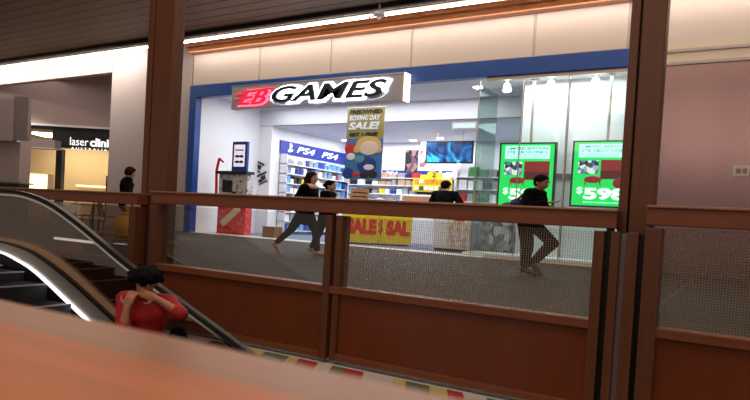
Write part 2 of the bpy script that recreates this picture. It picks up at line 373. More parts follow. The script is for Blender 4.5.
# track spotlights in the window
def spotlight(px, py, label):
    p = at(px, py, 14.9)
    t = thing('spotlight', label, 'spotlight', (p.x, 14.9, 4.5), 'spotlights in the window ceiling')
    b = bmesh.new(); bx(b, p.x-.12, p.x+.12, 14.86, 14.94, 4.46, 4.5); obj('track_adapter', b, STEEL, t)
    b = bmesh.new(); cyl(b, (p.x, 14.9, 4.46), (p.x, 14.9, 4.3), .02); bx(b, p.x-.09, p.x+.09, 14.88, 14.92, 4.3, 4.32); obj('bracket', b, STEEL, t)
    b = bmesh.new(); cyl(b, (p.x-.02, 14.92, 4.32), (p.x+.02, 14.86, 4.16), .07, .12); LH = obj('lamp_head', b, STEEL, t, smooth=False)
    b = bmesh.new(); cyl(b, (p.x+.02, 14.86, 4.16), (p.x+.022, 14.857, 4.15), .1); obj('lens', b, DOWN, LH)
spotlight(507, 88, 'leftmost of the three small spotlights inside the shop window')
spotlight(551, 84, 'middle one of the three small spotlights inside the shop window')
spotlight(596, 80, 'rightmost and brightest of the three spotlights inside the shop window')

# ================================================================== SHOP SIGN
sy = 13.86
TL, TR, BR_, BL = at(232, 89, sy), at(405, 71, sy), at(403, 101, sy), at(232, 109, sy)
z1 = (TL.z+TR.z)/2; z0 = (BR_.z+BL.z)/2; xa, xb = TL.x, TR.x
t = thing('shop_sign', 'illuminated lightbox sign reading EB GAMES above the shop opening', 'sign', ((xa+xb)/2, sy, z0))
SB = box('sign_board', xa, xb, sy, YF-.1, z0, z1, SIGNB, t, .01)
box('end_cap', xb, xb+.05, sy-.03, YF-.1, z0-.02, z1+.02, ENDCAP, t, .01)
box('top_trim', xa, xb, sy-.02, sy+.03, z1, z1+.03, STEEL, t)
H = z1-z0; W = xb-xa
ga, gb = xa+W*.262, xb-W*.06
text('halo', 'GAMES', HALO, SB, (ga+.1, sy-.012, z0+H*.17), UX, UZ, gb-ga-.2, H*.66, .01, .12, .3, .03)
text('letters', 'GAMES', LETTER, SB, (ga+.1, sy-.06, z0+H*.17), UX, UZ, gb-ga-.2, H*.66, .045, .02, .3)
ea, eb = xa+W*.045, xa+W*.27
text('halo', 'EB', HALOR, SB, (ea+.1, sy-.012, z0+H*.15), UX, UZ, eb-ea-.2, H*.62, .01, .07, .45, .01)
text('letters', 'EB', RED, SB, (ea+.1, sy-.06, z0+H*.15), UX, UZ, eb-ea-.2, H*.62, .045, .01, .45)
b = bmesh.new()                       # the swash strokes of the red script
tube(b, [(ea-.02, sy-.05, z0+H*.62), (ea+.35, sy-.05, z0+H*.72), (eb-.1, sy-.05, z0+H*.8), (eb+.12, sy-.05, z0+H*.76)], .028)
tube(b, [(ea-.08, sy-.05, z0+H*.44), (ea+.4, sy-.05, z0+H*.42)], .024)
obj('swash', b, RED, SB, smooth=True)

# ================================================================== SHOP INTERIOR
def poster(name, label, cat, x0, x1, z0, z1, y, m, d=.02, border=None):
    t = thing(name, label, cat, ((x0+x1)/2, y, z0))
    box('board', x0, x1, y, y+d, z0, z1, border or m, t, .004)
    if border: box('print', x0+.05, x1-.05, y-.008, y, z0+.05, z1-.05, m, t)
    return t
# console station left
sY = 14.75; a = at(218, 200, sY).x; c = at(246, 200, sY).x; zt = at(232, 174, sY).z
t = thing('demo_kiosk', 'red and grey game demo kiosk with a screen by the left shop wall', 'kiosk', ((a+c)/2, sY, 0))
KG = pattern_mat('kiosk_print', [(190, 186, 186), (176, 172, 172), (206, 204, 202), (196, 192, 190), (120, 112, 116), (204, 200, 198)], 13, .5)
KR = pattern_mat('kiosk_red', [(206, 30, 34), (206, 30, 34), (196, 26, 30), (206, 90, 84), (212, 36, 38)], 12, .5)
zm = at(232, 199, sY).z
box('base_cabinet', a, c, sY, sY+.3, 0, zm-.02, KR, t, .01)
box('upper_cabinet', a+.02, c-.1, sY-.02, sY+.28, zm, zt, KG, t, .01)
box('side_poster', c-.1, c+.02, sY, sY+.28, zm, zt-.05, KG, t, .01)
box('screen', a+.2, a+.62, sY-.05, sY-.02, zm+.22, zt-.2, BLACK, t, .01)
b = bmesh.new(); tube(b, [(a+.6, sY-.06, zm+.28), (a+.7, sY-.08, zm+.22), (a+.82, sY-.06, zm+.2)], .03); obj('game_controller', b, BLACK, t)
box('canopy', a-.06, c+.04, sY-.1, sY+.3, zt, zt+.09, BLACK, t, .01)
b = bmesh.new(); M = Matrix.Translation(((a+c)/2-.02, sY-.01, zm*.52)) @ Matrix.Rotation(rad(-38), 4, 'Y'); bx(b, -.47, .47, -.012, 0, -.11, .11, M); obj('diagonal_label', b, CBEIGE, t)
b = bmesh.new(); tube(b, [(a-.06, sY-.03, zm+.1), (a-.1, sY-.03, zt+.1), (a+.0, sY-.03, zt+.5)], .045); tube(b, [(a, sY-.03, zt+.5), (a+.18, sY-.03, zt+.38)], .035); obj('red_streamer', b, REDP, t)
p0 = at(229, 174, sY); p1 = at(245.5, 141, sY)
t = thing('framed_screen', 'tall blue framed display panel standing on top of the demo kiosk', 'display', (p0.x, sY+.1, zt+.09))
box('frame', p0.x, p1.x, sY+.1, sY+.2, zt+.09, p1.z, BLUE, t, .01)
box('panel', p0.x+.09, p1.x-.09, sY+.09, sY+.1, zt+.25, p1.z-.1, mat('panel_pale', (226, 222, 240), .4, emit=.5), t)
zz = (p1.z-zt)
box('heading', p0.x+.14, p1.x-.14, sY+.084, sY+.09, zt+zz*.72, zt+zz*.76, REDP, t)
for k in (.38, .55): 
    b = bmesh.new(); ell(b, (p0.x+.24, sY+.085, zt+zz*k), (.09, .012, .045)); ell(b, (p1.x-.22, sY+.085, zt+zz*k), (.09, .012, .045)); bx(b, p0.x+.14, p1.x-.14, sY+.08, sY+.09, zt+zz*k-.02, zt+zz*k+.02); obj('controller_picture', b, BLACK, t)
# stickers on the partition
for px, py, rz_, lb in ((258, 166, 20, 'black and white console decal on the white partition, upper one'), (262, 178, -22, 'black and white console decal on the white partition, lower one')):
    p = at(px, py, 17.18); t = thing('wall_decal', lb, 'decal', (p.x, 17.18, p.z))
    M = Matrix.Translation((p.x, 17.18, p.z)) @ Matrix.Rotation(rad(rz_), 4, 'Y')
    b = bmesh.new(); bx(b, -.26, .26, -.01, 0, .1, .17, M); bx(b, -.2, .2, -.01, 0, -.2, -.15, M); obj('lettering', b, BLACK, t)
    b = bmesh.new(); bx(b, -.06, .16, -.012, 0, -.1, .06, M); bx(b, -.18, -.02, -.012, 0, -.12, -.02, M); obj('picture', b, BLACK, t)
p = at(247, 163, 17.18); t = thing('wall_decal', 'thin slanted dark decal on the white partition beside the framed display', 'decal', (p.x, 17.18, p.z))
M = Matrix.Translation((p.x, 17.18, p.z)) @ Matrix.Rotation(rad(28), 4, 'Y'); b = bmesh.new(); bx(b, -.03, .03, -.01, 0, -.22, .2, M); obj('stroke', b, BLACK, t); b = bmesh.new(); bx(b, -.05, .05, -.01, 0, -.3, -.25, M); obj('dot', b, BLACK, t)
# brown carton
p = at(270, 238, 14.9); t = thing('cardboard_box', 'small brown cardboard box on the floor at the foot of the partition', 'box', (p.x, 15, 0))
BR = mat('cardboard', (122, 78, 48), .8)
box('carton', p.x-.24, p.x+.24, 14.8, 15.2, 0, .33, BR, t, .01); box('flap', p.x-.24, p.x+.24, 14.79, 15.21, .33, .345, BR, t); box('tape', p.x-.04, p.x+.04, 14.79, 15.21, .345, .35, CBEIGE, t)

# PS4 band on the long left wall and the back wall
def psmark(parent, org, u, s, m):
    n = u.cross(UZ)
    org = Vector(org)-Vector(parent['_o']); b = bmesh.new()
    def q(x, z): return org + u*x*s + UZ*z*s
    def strip(pts, w):
        for (xa, za), (xc, zc) in zip(pts, pts[1:]):
            cap(b, q(xa, za), q(xc, zc), w*s, n=8)
    strip([(.45, 0), (.45, 1), (.68, .92), (.72, .6), (.55, .55)], .07); strip([(.4, .25), (.08, .12), (.3, .02), (.95, .18), (.9, .32), (.6, .25)], .055)
    me = bpy.data.meshes.new('mark'); b.to_mesh(me); me.materials.append(m); o = bpy.data.objects.new('console_mark', me); COL.objects.link(o); o.parent = parent; o['_o'] = parent['_o']
XL = -14.85
t = thing('brand_band', 'blue header band with white PS4 lettering above the long left wall shelves', 'sign', (XL, 19.8, 2.98))
box('band', XL+.005, XL+.06, 17.65, 22.0, 2.98, 3.45, PSBLUE, t)
psmark(t, (XL+.075, 18.05, 3.08), UY, .3, PSTXT)
for yy in (18.6, 20.2): text('lettering', 'PS4', PSTXT, t, (XL+.062, yy, 3.1), UY, UZ, 1.15, .24, .012, .01, .3)
t = thing('brand_band', 'blue header band with white lettering across the shelves on the back wall', 'sign', (-12, 22, 2.72))
zb0 = at(400, 178.5, 21.95).z; zb1 = at(400, 170.5, 21.95).z
xR = at(452, 175, 21.95).x
box('band', -14.75, xR, 21.93, 22.045, zb0, zb1, PSBLUE, t)
for px in (378, 437):
    q = at(px, 175, 21.9).x; psmark(t, (q, 21.915, zb0+.06), UX, .24, PSTXT); text('lettering', 'PS4', PSTXT, t, (q+.3, 21.925, zb0+.07), UX, UZ, .6, .2, .012, .03, .3)

# stock: one box per kind, copied along the shelves
STOCK = [mat('stock_%s' % n, c, .45, noise=.3, nscale=14) for n, c in (('navy', (40, 66, 150)), ('white', (226, 228, 234)), ('grey', (150, 152, 162)), ('black', (34, 34, 44)),
    ('red', (190, 40, 44)), ('green', (70, 140, 90)), ('sky', (110, 160, 214)), ('yellow', (232, 206, 50)), ('tan', (190, 160, 130)))]
SN = ['dark blue', 'white', 'grey', 'black', 'red', 'green', 'pale blue', 'yellow', 'tan']
protos = {}
def stock(kind, pos, size, turn, where, group):
    """a packaged game or accessory, its own object; unit mesh shared per colour"""
    if kind not in protos:
        b = bmesh.new(); bx(b, -.5, .5, -.5, .5, 0, 1); bx(b, -.36, .36, -.53, -.5, .55, .85)
        me = bpy.data.meshes.new('game_box'); bmesh.ops.recalc_face_normals(b, faces=b.faces); b.to_mesh(me); b.free(); me.materials.append(STOCK[kind])
        protos[kind] = bpy.data.objects.new('game_box', me); o = protos[kind]
    else: o = protos[kind].copy()
    COL.objects.link(o); o.location = pos; o.scale = size; o.rotation_euler = (0, 0, turn)
    tag(o, '%s packaged game box %s' % (SN[kind], where), 'game box', group)
    return o
def shelf_unit(name, label, x0, x1, y0, y1, zs, ztop, axis, m=WHITE):
    t = thing(name, label, 'shelving', ((x0+x1)/2, (y0+y1)/2, 0))
    if axis == 'X': box('back_panel', x0, x1, y1-.02, y1, 0, ztop, m, t)
    else: box('back_panel', x0, x0+.02, y0, y1, 0, ztop, m, t)
    for z in zs: box('shelf', x0, x1, y0, y1, z-.03, z, m, t)
    for q in ((x0, x1-.03) if axis == 'X' else ()): box('side_panel', q, q+.03, y0, y1, 0, ztop, m, t)
    if axis == 'Y':
        for q in (y0, y1-.03): box('side_panel', x0, x1, q, q+.03, 0, ztop, m, t)
    return t
# left wall
zs = [.15, .5, .85, 1.2, 1.55, 1.9, 2.25, 2.6]
shelf_unit('shelving_unit', 'long white shelving of packaged games along the left shop wall', XL+.01, XL+.36, 17.7, 21.95, zs, 2.95, 'Y')
for z in zs:
    y = 17.78
    while y < 21.7:
        w = random.uniform(.14, .3); k = random.choices(range(9), (5, 6, 4, 3, 1, .5, 4, .3, .5))[0]
        h = random.uniform(.16, .29); stock(k, (XL+.2, y+w/2, z), (w, .2, h), rad(90), 'on the long left wall shelves under the PS4 band', 'games on the left wall shelves'); y += w+random.uniform(.02, .12)
# back wall
x_a, x_b = -14.4, at(455, 200, 21.7).x
shelf_unit('shelving_unit', 'wide white shelving of small goods across the back shop wall', x_a, x_b, 21.6, 21.93, [.2, .6, 1.0, 1.4, 1.8, 2.15, 2.45], zb0-.02, 'X')
yx0, yx1 = at(413, 180, 21.5).x, at(452, 180, 21.5).x
for z in [.6, 1.0, 1.4, 1.8, 2.15, 2.45]:
    x = x_a+.1
    while x < x_b-.3:
        w = random.uniform(.18, .36); k = random.choices(range(9), (1.5, 6, 6, 2, .8, .5, 1.5, .3, 1.5))[0]
        if yx0-.1 < x < yx1 and z > 1.9: k = 7 if random.random() < .6 else 1
        if z == 2.45 and not (yx0-.1 < x < yx1): k = random.choice((4, 2, 0, 8, 3))
        stock(k, (x+w/2, 21.74, z), (w, .2, random.uniform(.13, .24)), 0, 'on the back wall shelves below the blue band', 'games on the back wall shelves'); x += w+random.uniform(.02, .1)
# yellow backing card and ticket strips
za, zc = at(430, 192, 21.55).z, at(430, 172, 21.55).z
t = thing('yellow_display', 'bright yellow display board with small hanging cards on the back wall', 'display', ((yx0+yx1)/2, 21.5, za))
box('board', yx0, yx1, 21.5, 21.56, za, zc-.25, YEL, t)
q0, q1 = at(429, 180, 21.45).x, at(434.5, 180, 21.45).x
box('header_card', q0, q1, 21.44, 21.5, zc-.3, zc+.02, YEL, t); text('numeral', '2', BLACK, t, (q0+.14, 21.436, zc-.2), UX, UZ, .12, .18, .004)
k = yx0+.1
TK = [mat('card_orange', (236, 150, 40), .5), mat('card_white', (240, 240, 230), .5), mat('card_dark', (70, 66, 50), .5)]
for row in (za+.06, za+.32):
    k = yx0+.1
    while k < yx1-.2:
        box('hanging_card', k, k+.15, 21.47, 21.5, row, row+.15, random.choice(TK), t); k += .21
# hanging pictures
DP = pattern_mat('figures_print', [(58, 44, 70), (120, 80, 84), (30, 24, 36), (170, 130, 130), (80, 60, 90), (36, 30, 44)], 5, .5)
a1, a2 = at(405, 160, 20).x, at(418, 160, 20).x
poster('hanging_poster', 'dark crowded picture poster hanging left of the white poster', 'poster', a1, a2, at(410, 173, 20).z, at(410, 150, 20).z, 20, DP)
WP = pattern_mat('pale_print', [(232, 230, 238), (236, 236, 242), (190, 120, 150), (228, 226, 236)], 3, .5)
b1, b2 = a2+.02, at(426, 160, 20.1).x
poster('hanging_poster', 'narrow mostly white poster hanging beside the turquoise picture', 'poster', b1, b2, at(420, 167, 20.1).z, at(420, 142, 20.1).z, 20.1, WP)
m = mat('turquoise_print', (14, 70, 130), .35, emit=.25); nt = m.node_tree
n = nt.nodes.new('ShaderNodeTexNoise'); n.inputs['Scale'].default_value = 1.6; n.inputs['Detail'].default_value = 2; n.inputs['Distortion'].default_value = 1.5
tc = nt.nodes.new('ShaderNodeTexCoord'); cr = nt.nodes.new('ShaderNodeValToRGB'); nt.links.new(tc.outputs['Object'], n.inputs['Vector']); nt.links.new(n.outputs['Fac'], cr.inputs[0])
e = cr.color_ramp.elements; e[0].position = .38; e[0].color = lin((10, 28, 70))+(1,); e[1].position = .66; e[1].color = lin((70, 214, 226))+(1,); e.new(.52).color = lin((20, 100, 170))+(1,)
nt.links.new(cr.outputs[0], nt.nodes['Principled BSDF'].inputs['Base Color']); nt.links.new(cr.outputs[0], nt.nodes['Principled BSDF'].inputs['Emission Color'])
c1, c2, cz0, cz1 = at(426, 150, 19.4).x, at(473, 150, 19.4).x, at(450, 163.5, 19.4).z, at(450, 141, 19.4).z
t = poster('hanging_screen', 'wide turquoise and dark blue picture panel hanging above the man in the shop', 'screen', c1, c2, cz0, cz1, 19.4, m, .08, BLACK)
for q in (c1+.4, c2-.4): b = bmesh.new(); cyl(b, (q, 19.45, cz1), (q, 19.45, 3.9), .012); obj('hanging_rod', b, STEEL, t)
# light sign
d1, d2, dz0, dz1 = at(450, 125, 16.9).x, at(475, 125, 16.9).x, at(460, 129, 16.9).z, at(460, 121.5, 16.9).z
t = thing('light_sign', 'small pale blue rectangular light box sign high on the shop bulkhead', 'lightsign', ((d1+d2)/2, 16.95, dz0))
box('frame', d1, d2, 17.05, 17.15, dz0, dz1, STEEL, t, .01); box('glow_panel', d1+.05, d2-.05, 17.03, 17.05, dz0+.05, dz1-.05, mat('lightsign_blue', (170, 194, 236), .5, emit=.3), t)
# banner with generic cartoon shapes
by = 15.6; B0, B1 = at(348, 108, by).x, at(385, 108, by).x; Z0, Z1 = at(363, 178.5, by).z, at(367, 107.5, by).z
t = thing('hanging_banner', 'tall olive and blue banner reading SALE hanging in the shop entrance', 'banner', ((B0+B1)/2, by, Z0))
OL = mat('banner_olive', (160, 144, 78), .6); BBL = mat('banner_blue', (60, 120, 176), .6); YH = mat('banner_straw', (222, 178, 96), .6); NAVY = mat('banner_navy', (30, 62, 140), .6); BTX = mat('banner_dark', (44, 34, 46), .6)
Wd = B1-B0; Hh = Z1-Z0; zs_ = Z0+Hh*.56
box('upper_sheet', B0, B1, by, by+.015, zs_, Z1, OL, t); box('lower_sheet', B0, B1, by, by+.015, Z0, zs_, BBL, t)
b = bmesh.new(); cyl(b, (B0-.03, by+.01, Z1), (B1+.03, by+.01, Z1), .018); cyl(b, (B0+.2, by+.01, Z1), (B0+.2, by+.01, 4.5), .006); cyl(b, (B1-.2, by+.01, Z1), (B1-.2, by+.01, 4.5), .006); obj('hanging_rail', b, STEEL, t)
text('lettering', 'PREOWNED', BTX, t, (B0+.08, by-.008, Z1-Hh*.085), UX, UZ, Wd*.88, Hh*.06, .006, .05, .2)
text('lettering', 'BOXING DAY', WHITE, t, (B0+.08, by-.008, Z1-Hh*.18), UX, UZ, Wd*.84, Hh*.07, .006, .03, .2)
text('lettering', 'SALE!', WHITE, t, (B0+.06, by-.008, Z1-Hh*.31), UX, UZ, Wd*.84, Hh*.11, .006, .05, .2)
text('lettering', 'GET 1 FREE', BTX, t, (B0+.1, by-.008, Z1-Hh*.4), UX, UZ, Wd*.78, Hh*.05, .006, .05, .2)
def blob_flat(parts, name, m, dy):
    b = bmesh.new()
    for (x, z, rx, rz) in parts: ell(b, (B0+Wd*x, by-dy, Z0+Hh*z), (Wd*rx, .006, Hh*rz))
    obj(name, b, m, t)
blob_flat([(.62, .47, .34, .13), (.3, .41, .12, .05), (.88, .41, .1, .05)], 'straw_shape', YH, .004)
blob_flat([(.64, .43, .25, .1)], 'pale_shape', mat('banner_pale', (232, 206, 190), .6), .009)
blob_flat([(.6, .19, .26, .12), (.1, .07, .16, .08)], 'navy_shape', NAVY, .004)
blob_flat([(.12, .42, .14, .09), (.32, .06, .1, .04)], 'red_shape', mat('banner_red', (196, 50, 50), .6), .005)
blob_flat([(.16, .31, .12, .05), (.66, .16, .14, .04)], 'white_shape', WHITE, .011)
blob_flat([(.55, .05, .12, .05), (.78, .06, .12, .05)], 'dark_shape', BTX, .008)
blob_flat([(.4, .27, .14, .05)], 'teal_shape', mat('banner_teal', (90, 150, 170), .6), .006)

# sale table
TA, TB = Vector((at(345, 230, 15.2).x, 15.2, 0)), Vector((at(412, 230, 16.5).x, 16.5, 0))
u = (TB-TA).normalized(); n_ = Vector((-u.y, u.x, 0)); L = (TB-TA).length
TM = Matrix(((u.x, n_.x, 0, TA.x), (u.y, n_.y, 0, TA.y), (0, 0, 1, 0), (0, 0, 0, 1)))
t = thing('sale_table', 'long table with a yellow skirt printed SALE in red', 'table', tuple((TA+TB)/2))
box('tabletop', -.03, L+.03, -.03, 1.1, 1.0, 1.04, WHITE, t, M=TM); box('skirt', 0, L, 0, 1.07, .06, 1.0, YEL, t, M=TM)
b = bmesh.new()
for x in (.1, L-.1):
    for y in (.1, .95): bx(b, x-.02, x+.02, y-.02, y+.02, 0, .1, TM)
obj('leg', b, BLACK, t)
half = L/2
for k in range(2):
    o0 = None
for s_, f0, f1, bo in (('SALE', .02, .46, .07), ('$', .5, .56, .02), ('SAL', .61, .97, .07)):
    text('lettering', s_, REDP, t, TM @ Vector((L*f0, -.008, .3)), u, UZ, L*(f1-f0), .46, .008, bo)
for k in range(2):
    box('skirt_seam', half*(k+1)-.012, half*(k+1), -.006, 0, .06, 1.0, OL, t, M=TM) if k == 0 else None
# goods on the sale table
def on_table(px, d): 
    x = None
    best = min(range(0, 200), key=lambda i: abs(proj_x(TM @ Vector((L*i/200, d, 1.1)))-px)); return L*best/200
def proj_x(p):
    v = CR.transposed() @ (p-C0); return 375+F*v.x/-v.z
xa_ = on_table(350, .3); xc_ = on_table(368, .3)
t = thing('price_board', 'tan price board standing at the left end of the sale table', 'board', tuple(TM @ Vector(((xa_+xc_)/2, .3, 1.04))))
TAN = mat('tan_card', (176, 128, 92), .7)
box('card', xa_, xc_, .28, .3, 1.28, 1.66, TAN, t, M=TM); box('foot', (xa_+xc_)/2-.03, (xa_+xc_)/2+.03, .28, .34, 1.04, 1.28, STEEL, t, M=TM)
for z in (1.4, 1.52): box('text_line', xa_+.06, xc_-.06, .272, .28, z, z+.025, CDARK, t, M=TM)
x = on_table(368, .3); names = ((0, 'white and blue', 6), (1, 'white', 1), (2, 'grey', 2))
i = 0
while x < L-.2:
    w = .22+.07*(i % 3); o = stock((6, 1, 2, 1, 0, 1)[i % 6], TM @ Vector((x+w/2, .35, 1.04)), (w, .2, .26+.08*(i % 2)), math.atan2(u.y, u.x), 'standing in a row on the sale table', 'boxes on the sale table'); x += w+.02; i += 1
x = .1; 
while x < xa_+.6:
    w = .2; stock((6, 3, 1)[i % 3], TM @ Vector((x+w/2, .12, 1.04)), (w, .12, .16), math.atan2(u.y, u.x), 'lying low in front of the tan price board', 'low boxes by the price board'); x += .27; i += 1

# low bin right of the man, white end panel
p0, p1 = at(433, 240, 15.5), at(470, 240, 15.5); hz = at(450, 208, 15.5).z
t = thing('bargain_bin', 'white low display bin with price cards, in front of the man in the shop', 'display', ((p0.x+p1.x)/2, 15.5, 0))
BN = pattern_mat('bin_print', [(220, 212, 204), (196, 176, 160), (226, 220, 214), (170, 164, 164), (222, 204, 160), (206, 206, 212)], 14, .6)
box('body', p0.x, p1.x, 15.5, 16.1, .08, hz, WHITE, t, .01); box('plinth', p0.x+.04, p1.x-.04, 15.54, 16.06, 0, .08, BLACK, t)
box('front_print', p0.x+.42, p1.x-.02, 15.48, 15.5, .14, hz-.02, BN, t)
text('price', '25', REDP, t, (p0.x+.62, 15.468, hz-.34), UX, UZ, .34, .22, .01, .05)
# counter with tan top behind the table
p0, p1 = at(403, 190, 18.9), at(432, 190, 18.9)
t = thing('shop_counter', 'white counter with a tan price strip left of the man', 'counter', ((p0.x+p1.x)/2, 18.9, 0))
box('body', p0.x-.4, p1.x+.8, 18.9, 19.4, 0, 1.35, WHITE, t, .01); box('price_strip', p0.x, p1.x, 18.88, 18.9, 1.42, 1.62, TAN, t); box('riser', p0.x-.1, p1.x+.1, 18.9, 19.1, 1.35, 1.68, WHITEG, t, .01)
# slat wall right behind glass with greenish stock
gx0, gx1 = at(474, 200, 19.0).x, at(520, 200, 16.2).x
shelf_unit('shelving_unit', 'white shelving of pale green boxes seen through the glass pane', -8.2, -5.0, 18.6, 18.95, [.3, .7, 1.1, 1.5, 1.9, 2.3], 2.75, 'X', WHITE)
for z in (.3, .7, 1.1, 1.5, 1.9, 2.3):
    x = -8.1
    while x < -5.3:
        w = random.uniform(.16, .3); k = random.choices(range(9), (.3, 5, 3, 1.5, .6, 4, .6, .2, .6))[0]
        stock(k, (x+w/2, 18.75, z), (w, .2, random.uniform(.2, .32)), 0, 'on the shelving behind the first glass pane', 'games behind the glass pane'); x += w+random.uniform(.02, .08)
p0, p1 = at(478, 250, 15.9), at(508, 250, 15.9)
t = thing('display_crate', 'grey stack of packed stock behind the bottom of the first glass pane', 'display', ((p0.x+p1.x)/2, 15.9, 0))
GS = pattern_mat('packed_stock', [(196, 198, 204), (120, 124, 134), (220, 220, 224), (160, 160, 176), (90, 96, 110)], 6, .6)
box('body', p0.x, p1.x, 15.9, 16.4, .1, 1.15, GS, t, .01); box('lid', p0.x-.02, p1.x+.02, 15.88, 16.42, 1.15, 1.2, WHITE, t, .01); box('pallet', p0.x, p1.x, 15.9, 16.4, .006, .1, MAUVED, t)

# ---- the two green promotional screens
def promo(pl, pr, ptop, pbot, label, yv, pole_px):
    x0_, x1_ = at(pl, 175, yv).x, at(pr, 175, yv).x; zt_, zb_ = at((pl+pr)/2, ptop, yv).z, at((pl+pr)/2, pbot, yv).z
    w, h = x1_-x0_, zt_-zb_
    T0 = t = thing('promo_screen', label, 'screen', ((x0_+x1_)/2, yv, zb_))
    box('casing', x0_-.05, x1_+.05, yv, yv+.12, zb_-.04, zt_+.04, BLACK, t, .01); DS = box('display', x0_, x1_, yv-.006, yv, zb_, zt_, GREEN, t)
    px_ = at(pole_px, 110, yv+.1).x
    b = bmesh.new(); cyl(b, (px_, yv+.17, zt_-.4), (px_, yv+.17, 4.5), .035); cyl(b, (px_, yv+.17, 4.44), (px_, yv+.17, 4.5), .1); obj('ceiling_pole', b, STEEL, t)
    t = DS
    Q = lambda a, c, d=.012: (x0_+w*a, yv-d, zb_+h*c)
    box('title_card', x0_+w*.08, x0_+w*.92, yv-.01, yv-.006, zb_+h*.76, zb_+h*.97, CYAN, t)
    text('title', 'LIMITED EDITION', TEAL, t, Q(.12, .905), UX, UZ, w*.76, h*.045, .003, .02)
    text('title', '2TB XBOX ONE S', TEAL, t, Q(.12, .845), UX, UZ, w*.76, h*.045, .003, .02)
    text('small_print', 'INCLUDES MINECRAFT FAVOURITES PACK', TEAL, t, Q(.12, .808), UX, UZ, w*.76, h*.022, .003, .0)
    text('small_print', 'AND CONTROLLER BUNDLE', TEAL, t, Q(.25, .775), UX, UZ, w*.5, h*.022, .003, .0)
    pm = pattern_mat('game_picture', [(220, 224, 230), (50, 60, 110), (160, 170, 200), (30, 34, 60), (236, 230, 220), (90, 110, 150)], 9, .4, .5)
    box('game_picture', x0_+w*.08, x0_+w*.42, yv-.012, yv-.006, zb_+h*.5, zb_+h*.71, pm, t)
    b = bmesh.new(); bx(b, x0_+w*.46, x0_+w*.93, yv-.01, yv-.006, zb_+h*.55, zb_+h*.72); obj('console_picture', b, CONSOLE, t)
    box('console_picture', x0_+w*.46, x0_+w*.93, yv-.01, yv-.006, zb_+h*.42, zb_+h*.55, CONSOLE2, t)
    b = bmesh.new(); ell(b, Q(.34, .41), (w*.15, .006, h*.055)); cap(b, Q(.24, .41), Q(.22, .36), w*.055, w*.05, flat=.2) ; cap(b, Q(.44, .41), Q(.46, .36), w*.055, w*.05, flat=.2)
    obj('controller_picture', b, CONSOLE, t)
    b = bmesh.new(); ell(b, Q(.8, .36, .014), (w*.13, .005, h*.09)); obj('round_badge', b, REDP, t)
    text('price', '$', PSTXT, t, Q(.08, .17), UX, UZ, w*.1, h*.12, .004, .02)
    text('price', '598', PSTXT, t, Q(.2, .09), UX, UZ, w*.7, h*.19, .004, .045)
    text('small_print', 'SAVE ON THE BUNDLE TODAY', CYAN, t, Q(.2, .04), UX, UZ, w*.6, h*.022, .003)
promo(500, 553, 144, 206, 'green advertising screen with a price, left one, half behind the standing person', 15.1, 532)
promo(573, 634, 142, 206, 'green advertising screen with a price, right one, beside the big timber post', 15.1, 609)
# ================================================================== BALUSTRADE WITH MESH PANELS
def panel(name, label, x0, x1, mid, glass, zt=.95, zw=.16, zb=-.52):
    """timber framed guard: top rail, stiles, sill, lower board, infill"""
    t = thing(name, label, 'railing', ((x0+x1)/2, YB, zb))
    ex = .075 if mid else 0
    if mid: box('gap_shade_strip', x1+.002, x1+.045, YB+.02, YB+.1, zb, zt-.12, DARKGAP, t)  # dark filler strip in place of the shade in the open gap
    box('top_rail', x0, x1+ex, YB-.02, YB+.14, zt-.12, zt, WOOD, t, .006)
    box('rail_cap', x0, x1+ex, YB-.04, YB+.16, zt, zt+.018, RAILTOP, t, .004)
    box('sill', x0+.01, x1-.01, YB-.02, YB+.12, zw-.07, zw, WOOD, t, .006)
    s = .11
    for a in ((x0, x1-.075) if mid else (x0, x1-s)): box('stile', a, a+(.075 if mid and a > x0 else s), YB-.03, YB+.13, zb, zt-.14, WOODV, t, .006)
    if mid:
        box('stile', mid-.075, mid+.0, YB-.03, YB+.13, zb, zt-.14, WOODV, t, .006); box('stile', mid+.03, mid+.1, YB-.01, YB+.13, zb, zt-.14, WOODV, t, .006)
    cuts = [x0+s] + ([mid-.075, mid+.1] if mid else []) + [x1-(.075 if mid else s)]
    for k in range(0, len(cuts), 2):
        box('lower_board', cuts[k], cuts[k+1], YB+.02, YB+.06, zb, zw-.07, WOODP, t); box('bottom_rail', cuts[k], cuts[k+1], YB-.01, YB+.1, zb, zb+.06, WOOD, t, .004)
        m = glass[k//2]; box('infill', cuts[k], cuts[k+1], YB+.05, YB+.056, zw, zt-.14, m, t)
pL = at(162, 230, YB).x; pR = at(597.5, 350, YB).x
panel('timber_guardrail', 'reddish timber guard rail with mesh infill, the long middle one between the two posts', at(151, 235, YB).x, pR, at(333, 240, YB).x, [GLASS, WIRE])
l1 = at(137, 220, YB).x
panel('timber_guardrail', 'reddish timber guard rail behind the escalator at the far left', -12.5, l1, None, [GLASSL], .92)
r0_ = at(637.5, 350, YB).x
panel('timber_guardrail', 'reddish timber guard rail with wire mesh infill at the far right', r0_, r0_+2.4, None, [WIRE], .99)
def post(label, xl, w1, gap, w2):
    t = thing('timber_post', label, 'post', (xl, YB, -.6))
    box('side_member', xl, xl+w1, YB+.18, YB+.33, -.55, 5.97, WOODV, t, .008)
    box('recessed_channel', xl+w1, xl+w1+gap, YB+.24, YB+.33, -.55, 5.97, DARKGAP, t)
    box('main_member', xl+w1+gap, xl+w1+gap+w2, YB+.17, YB+.33, -.55, 5.97, WOODV, t, .008)
a0 = at(142, 150, YB+.17).x; a1_ = at(168, 150, YB+.17).x
post('tall dark reddish timber post left of the shop, next to the escalator', a0, (a1_-a0)*.22, (a1_-a0)*.07, (a1_-a0)*.71)
a0 = at(619, 190, YB+.17).x; a1_ = at(655, 190, YB+.17).x
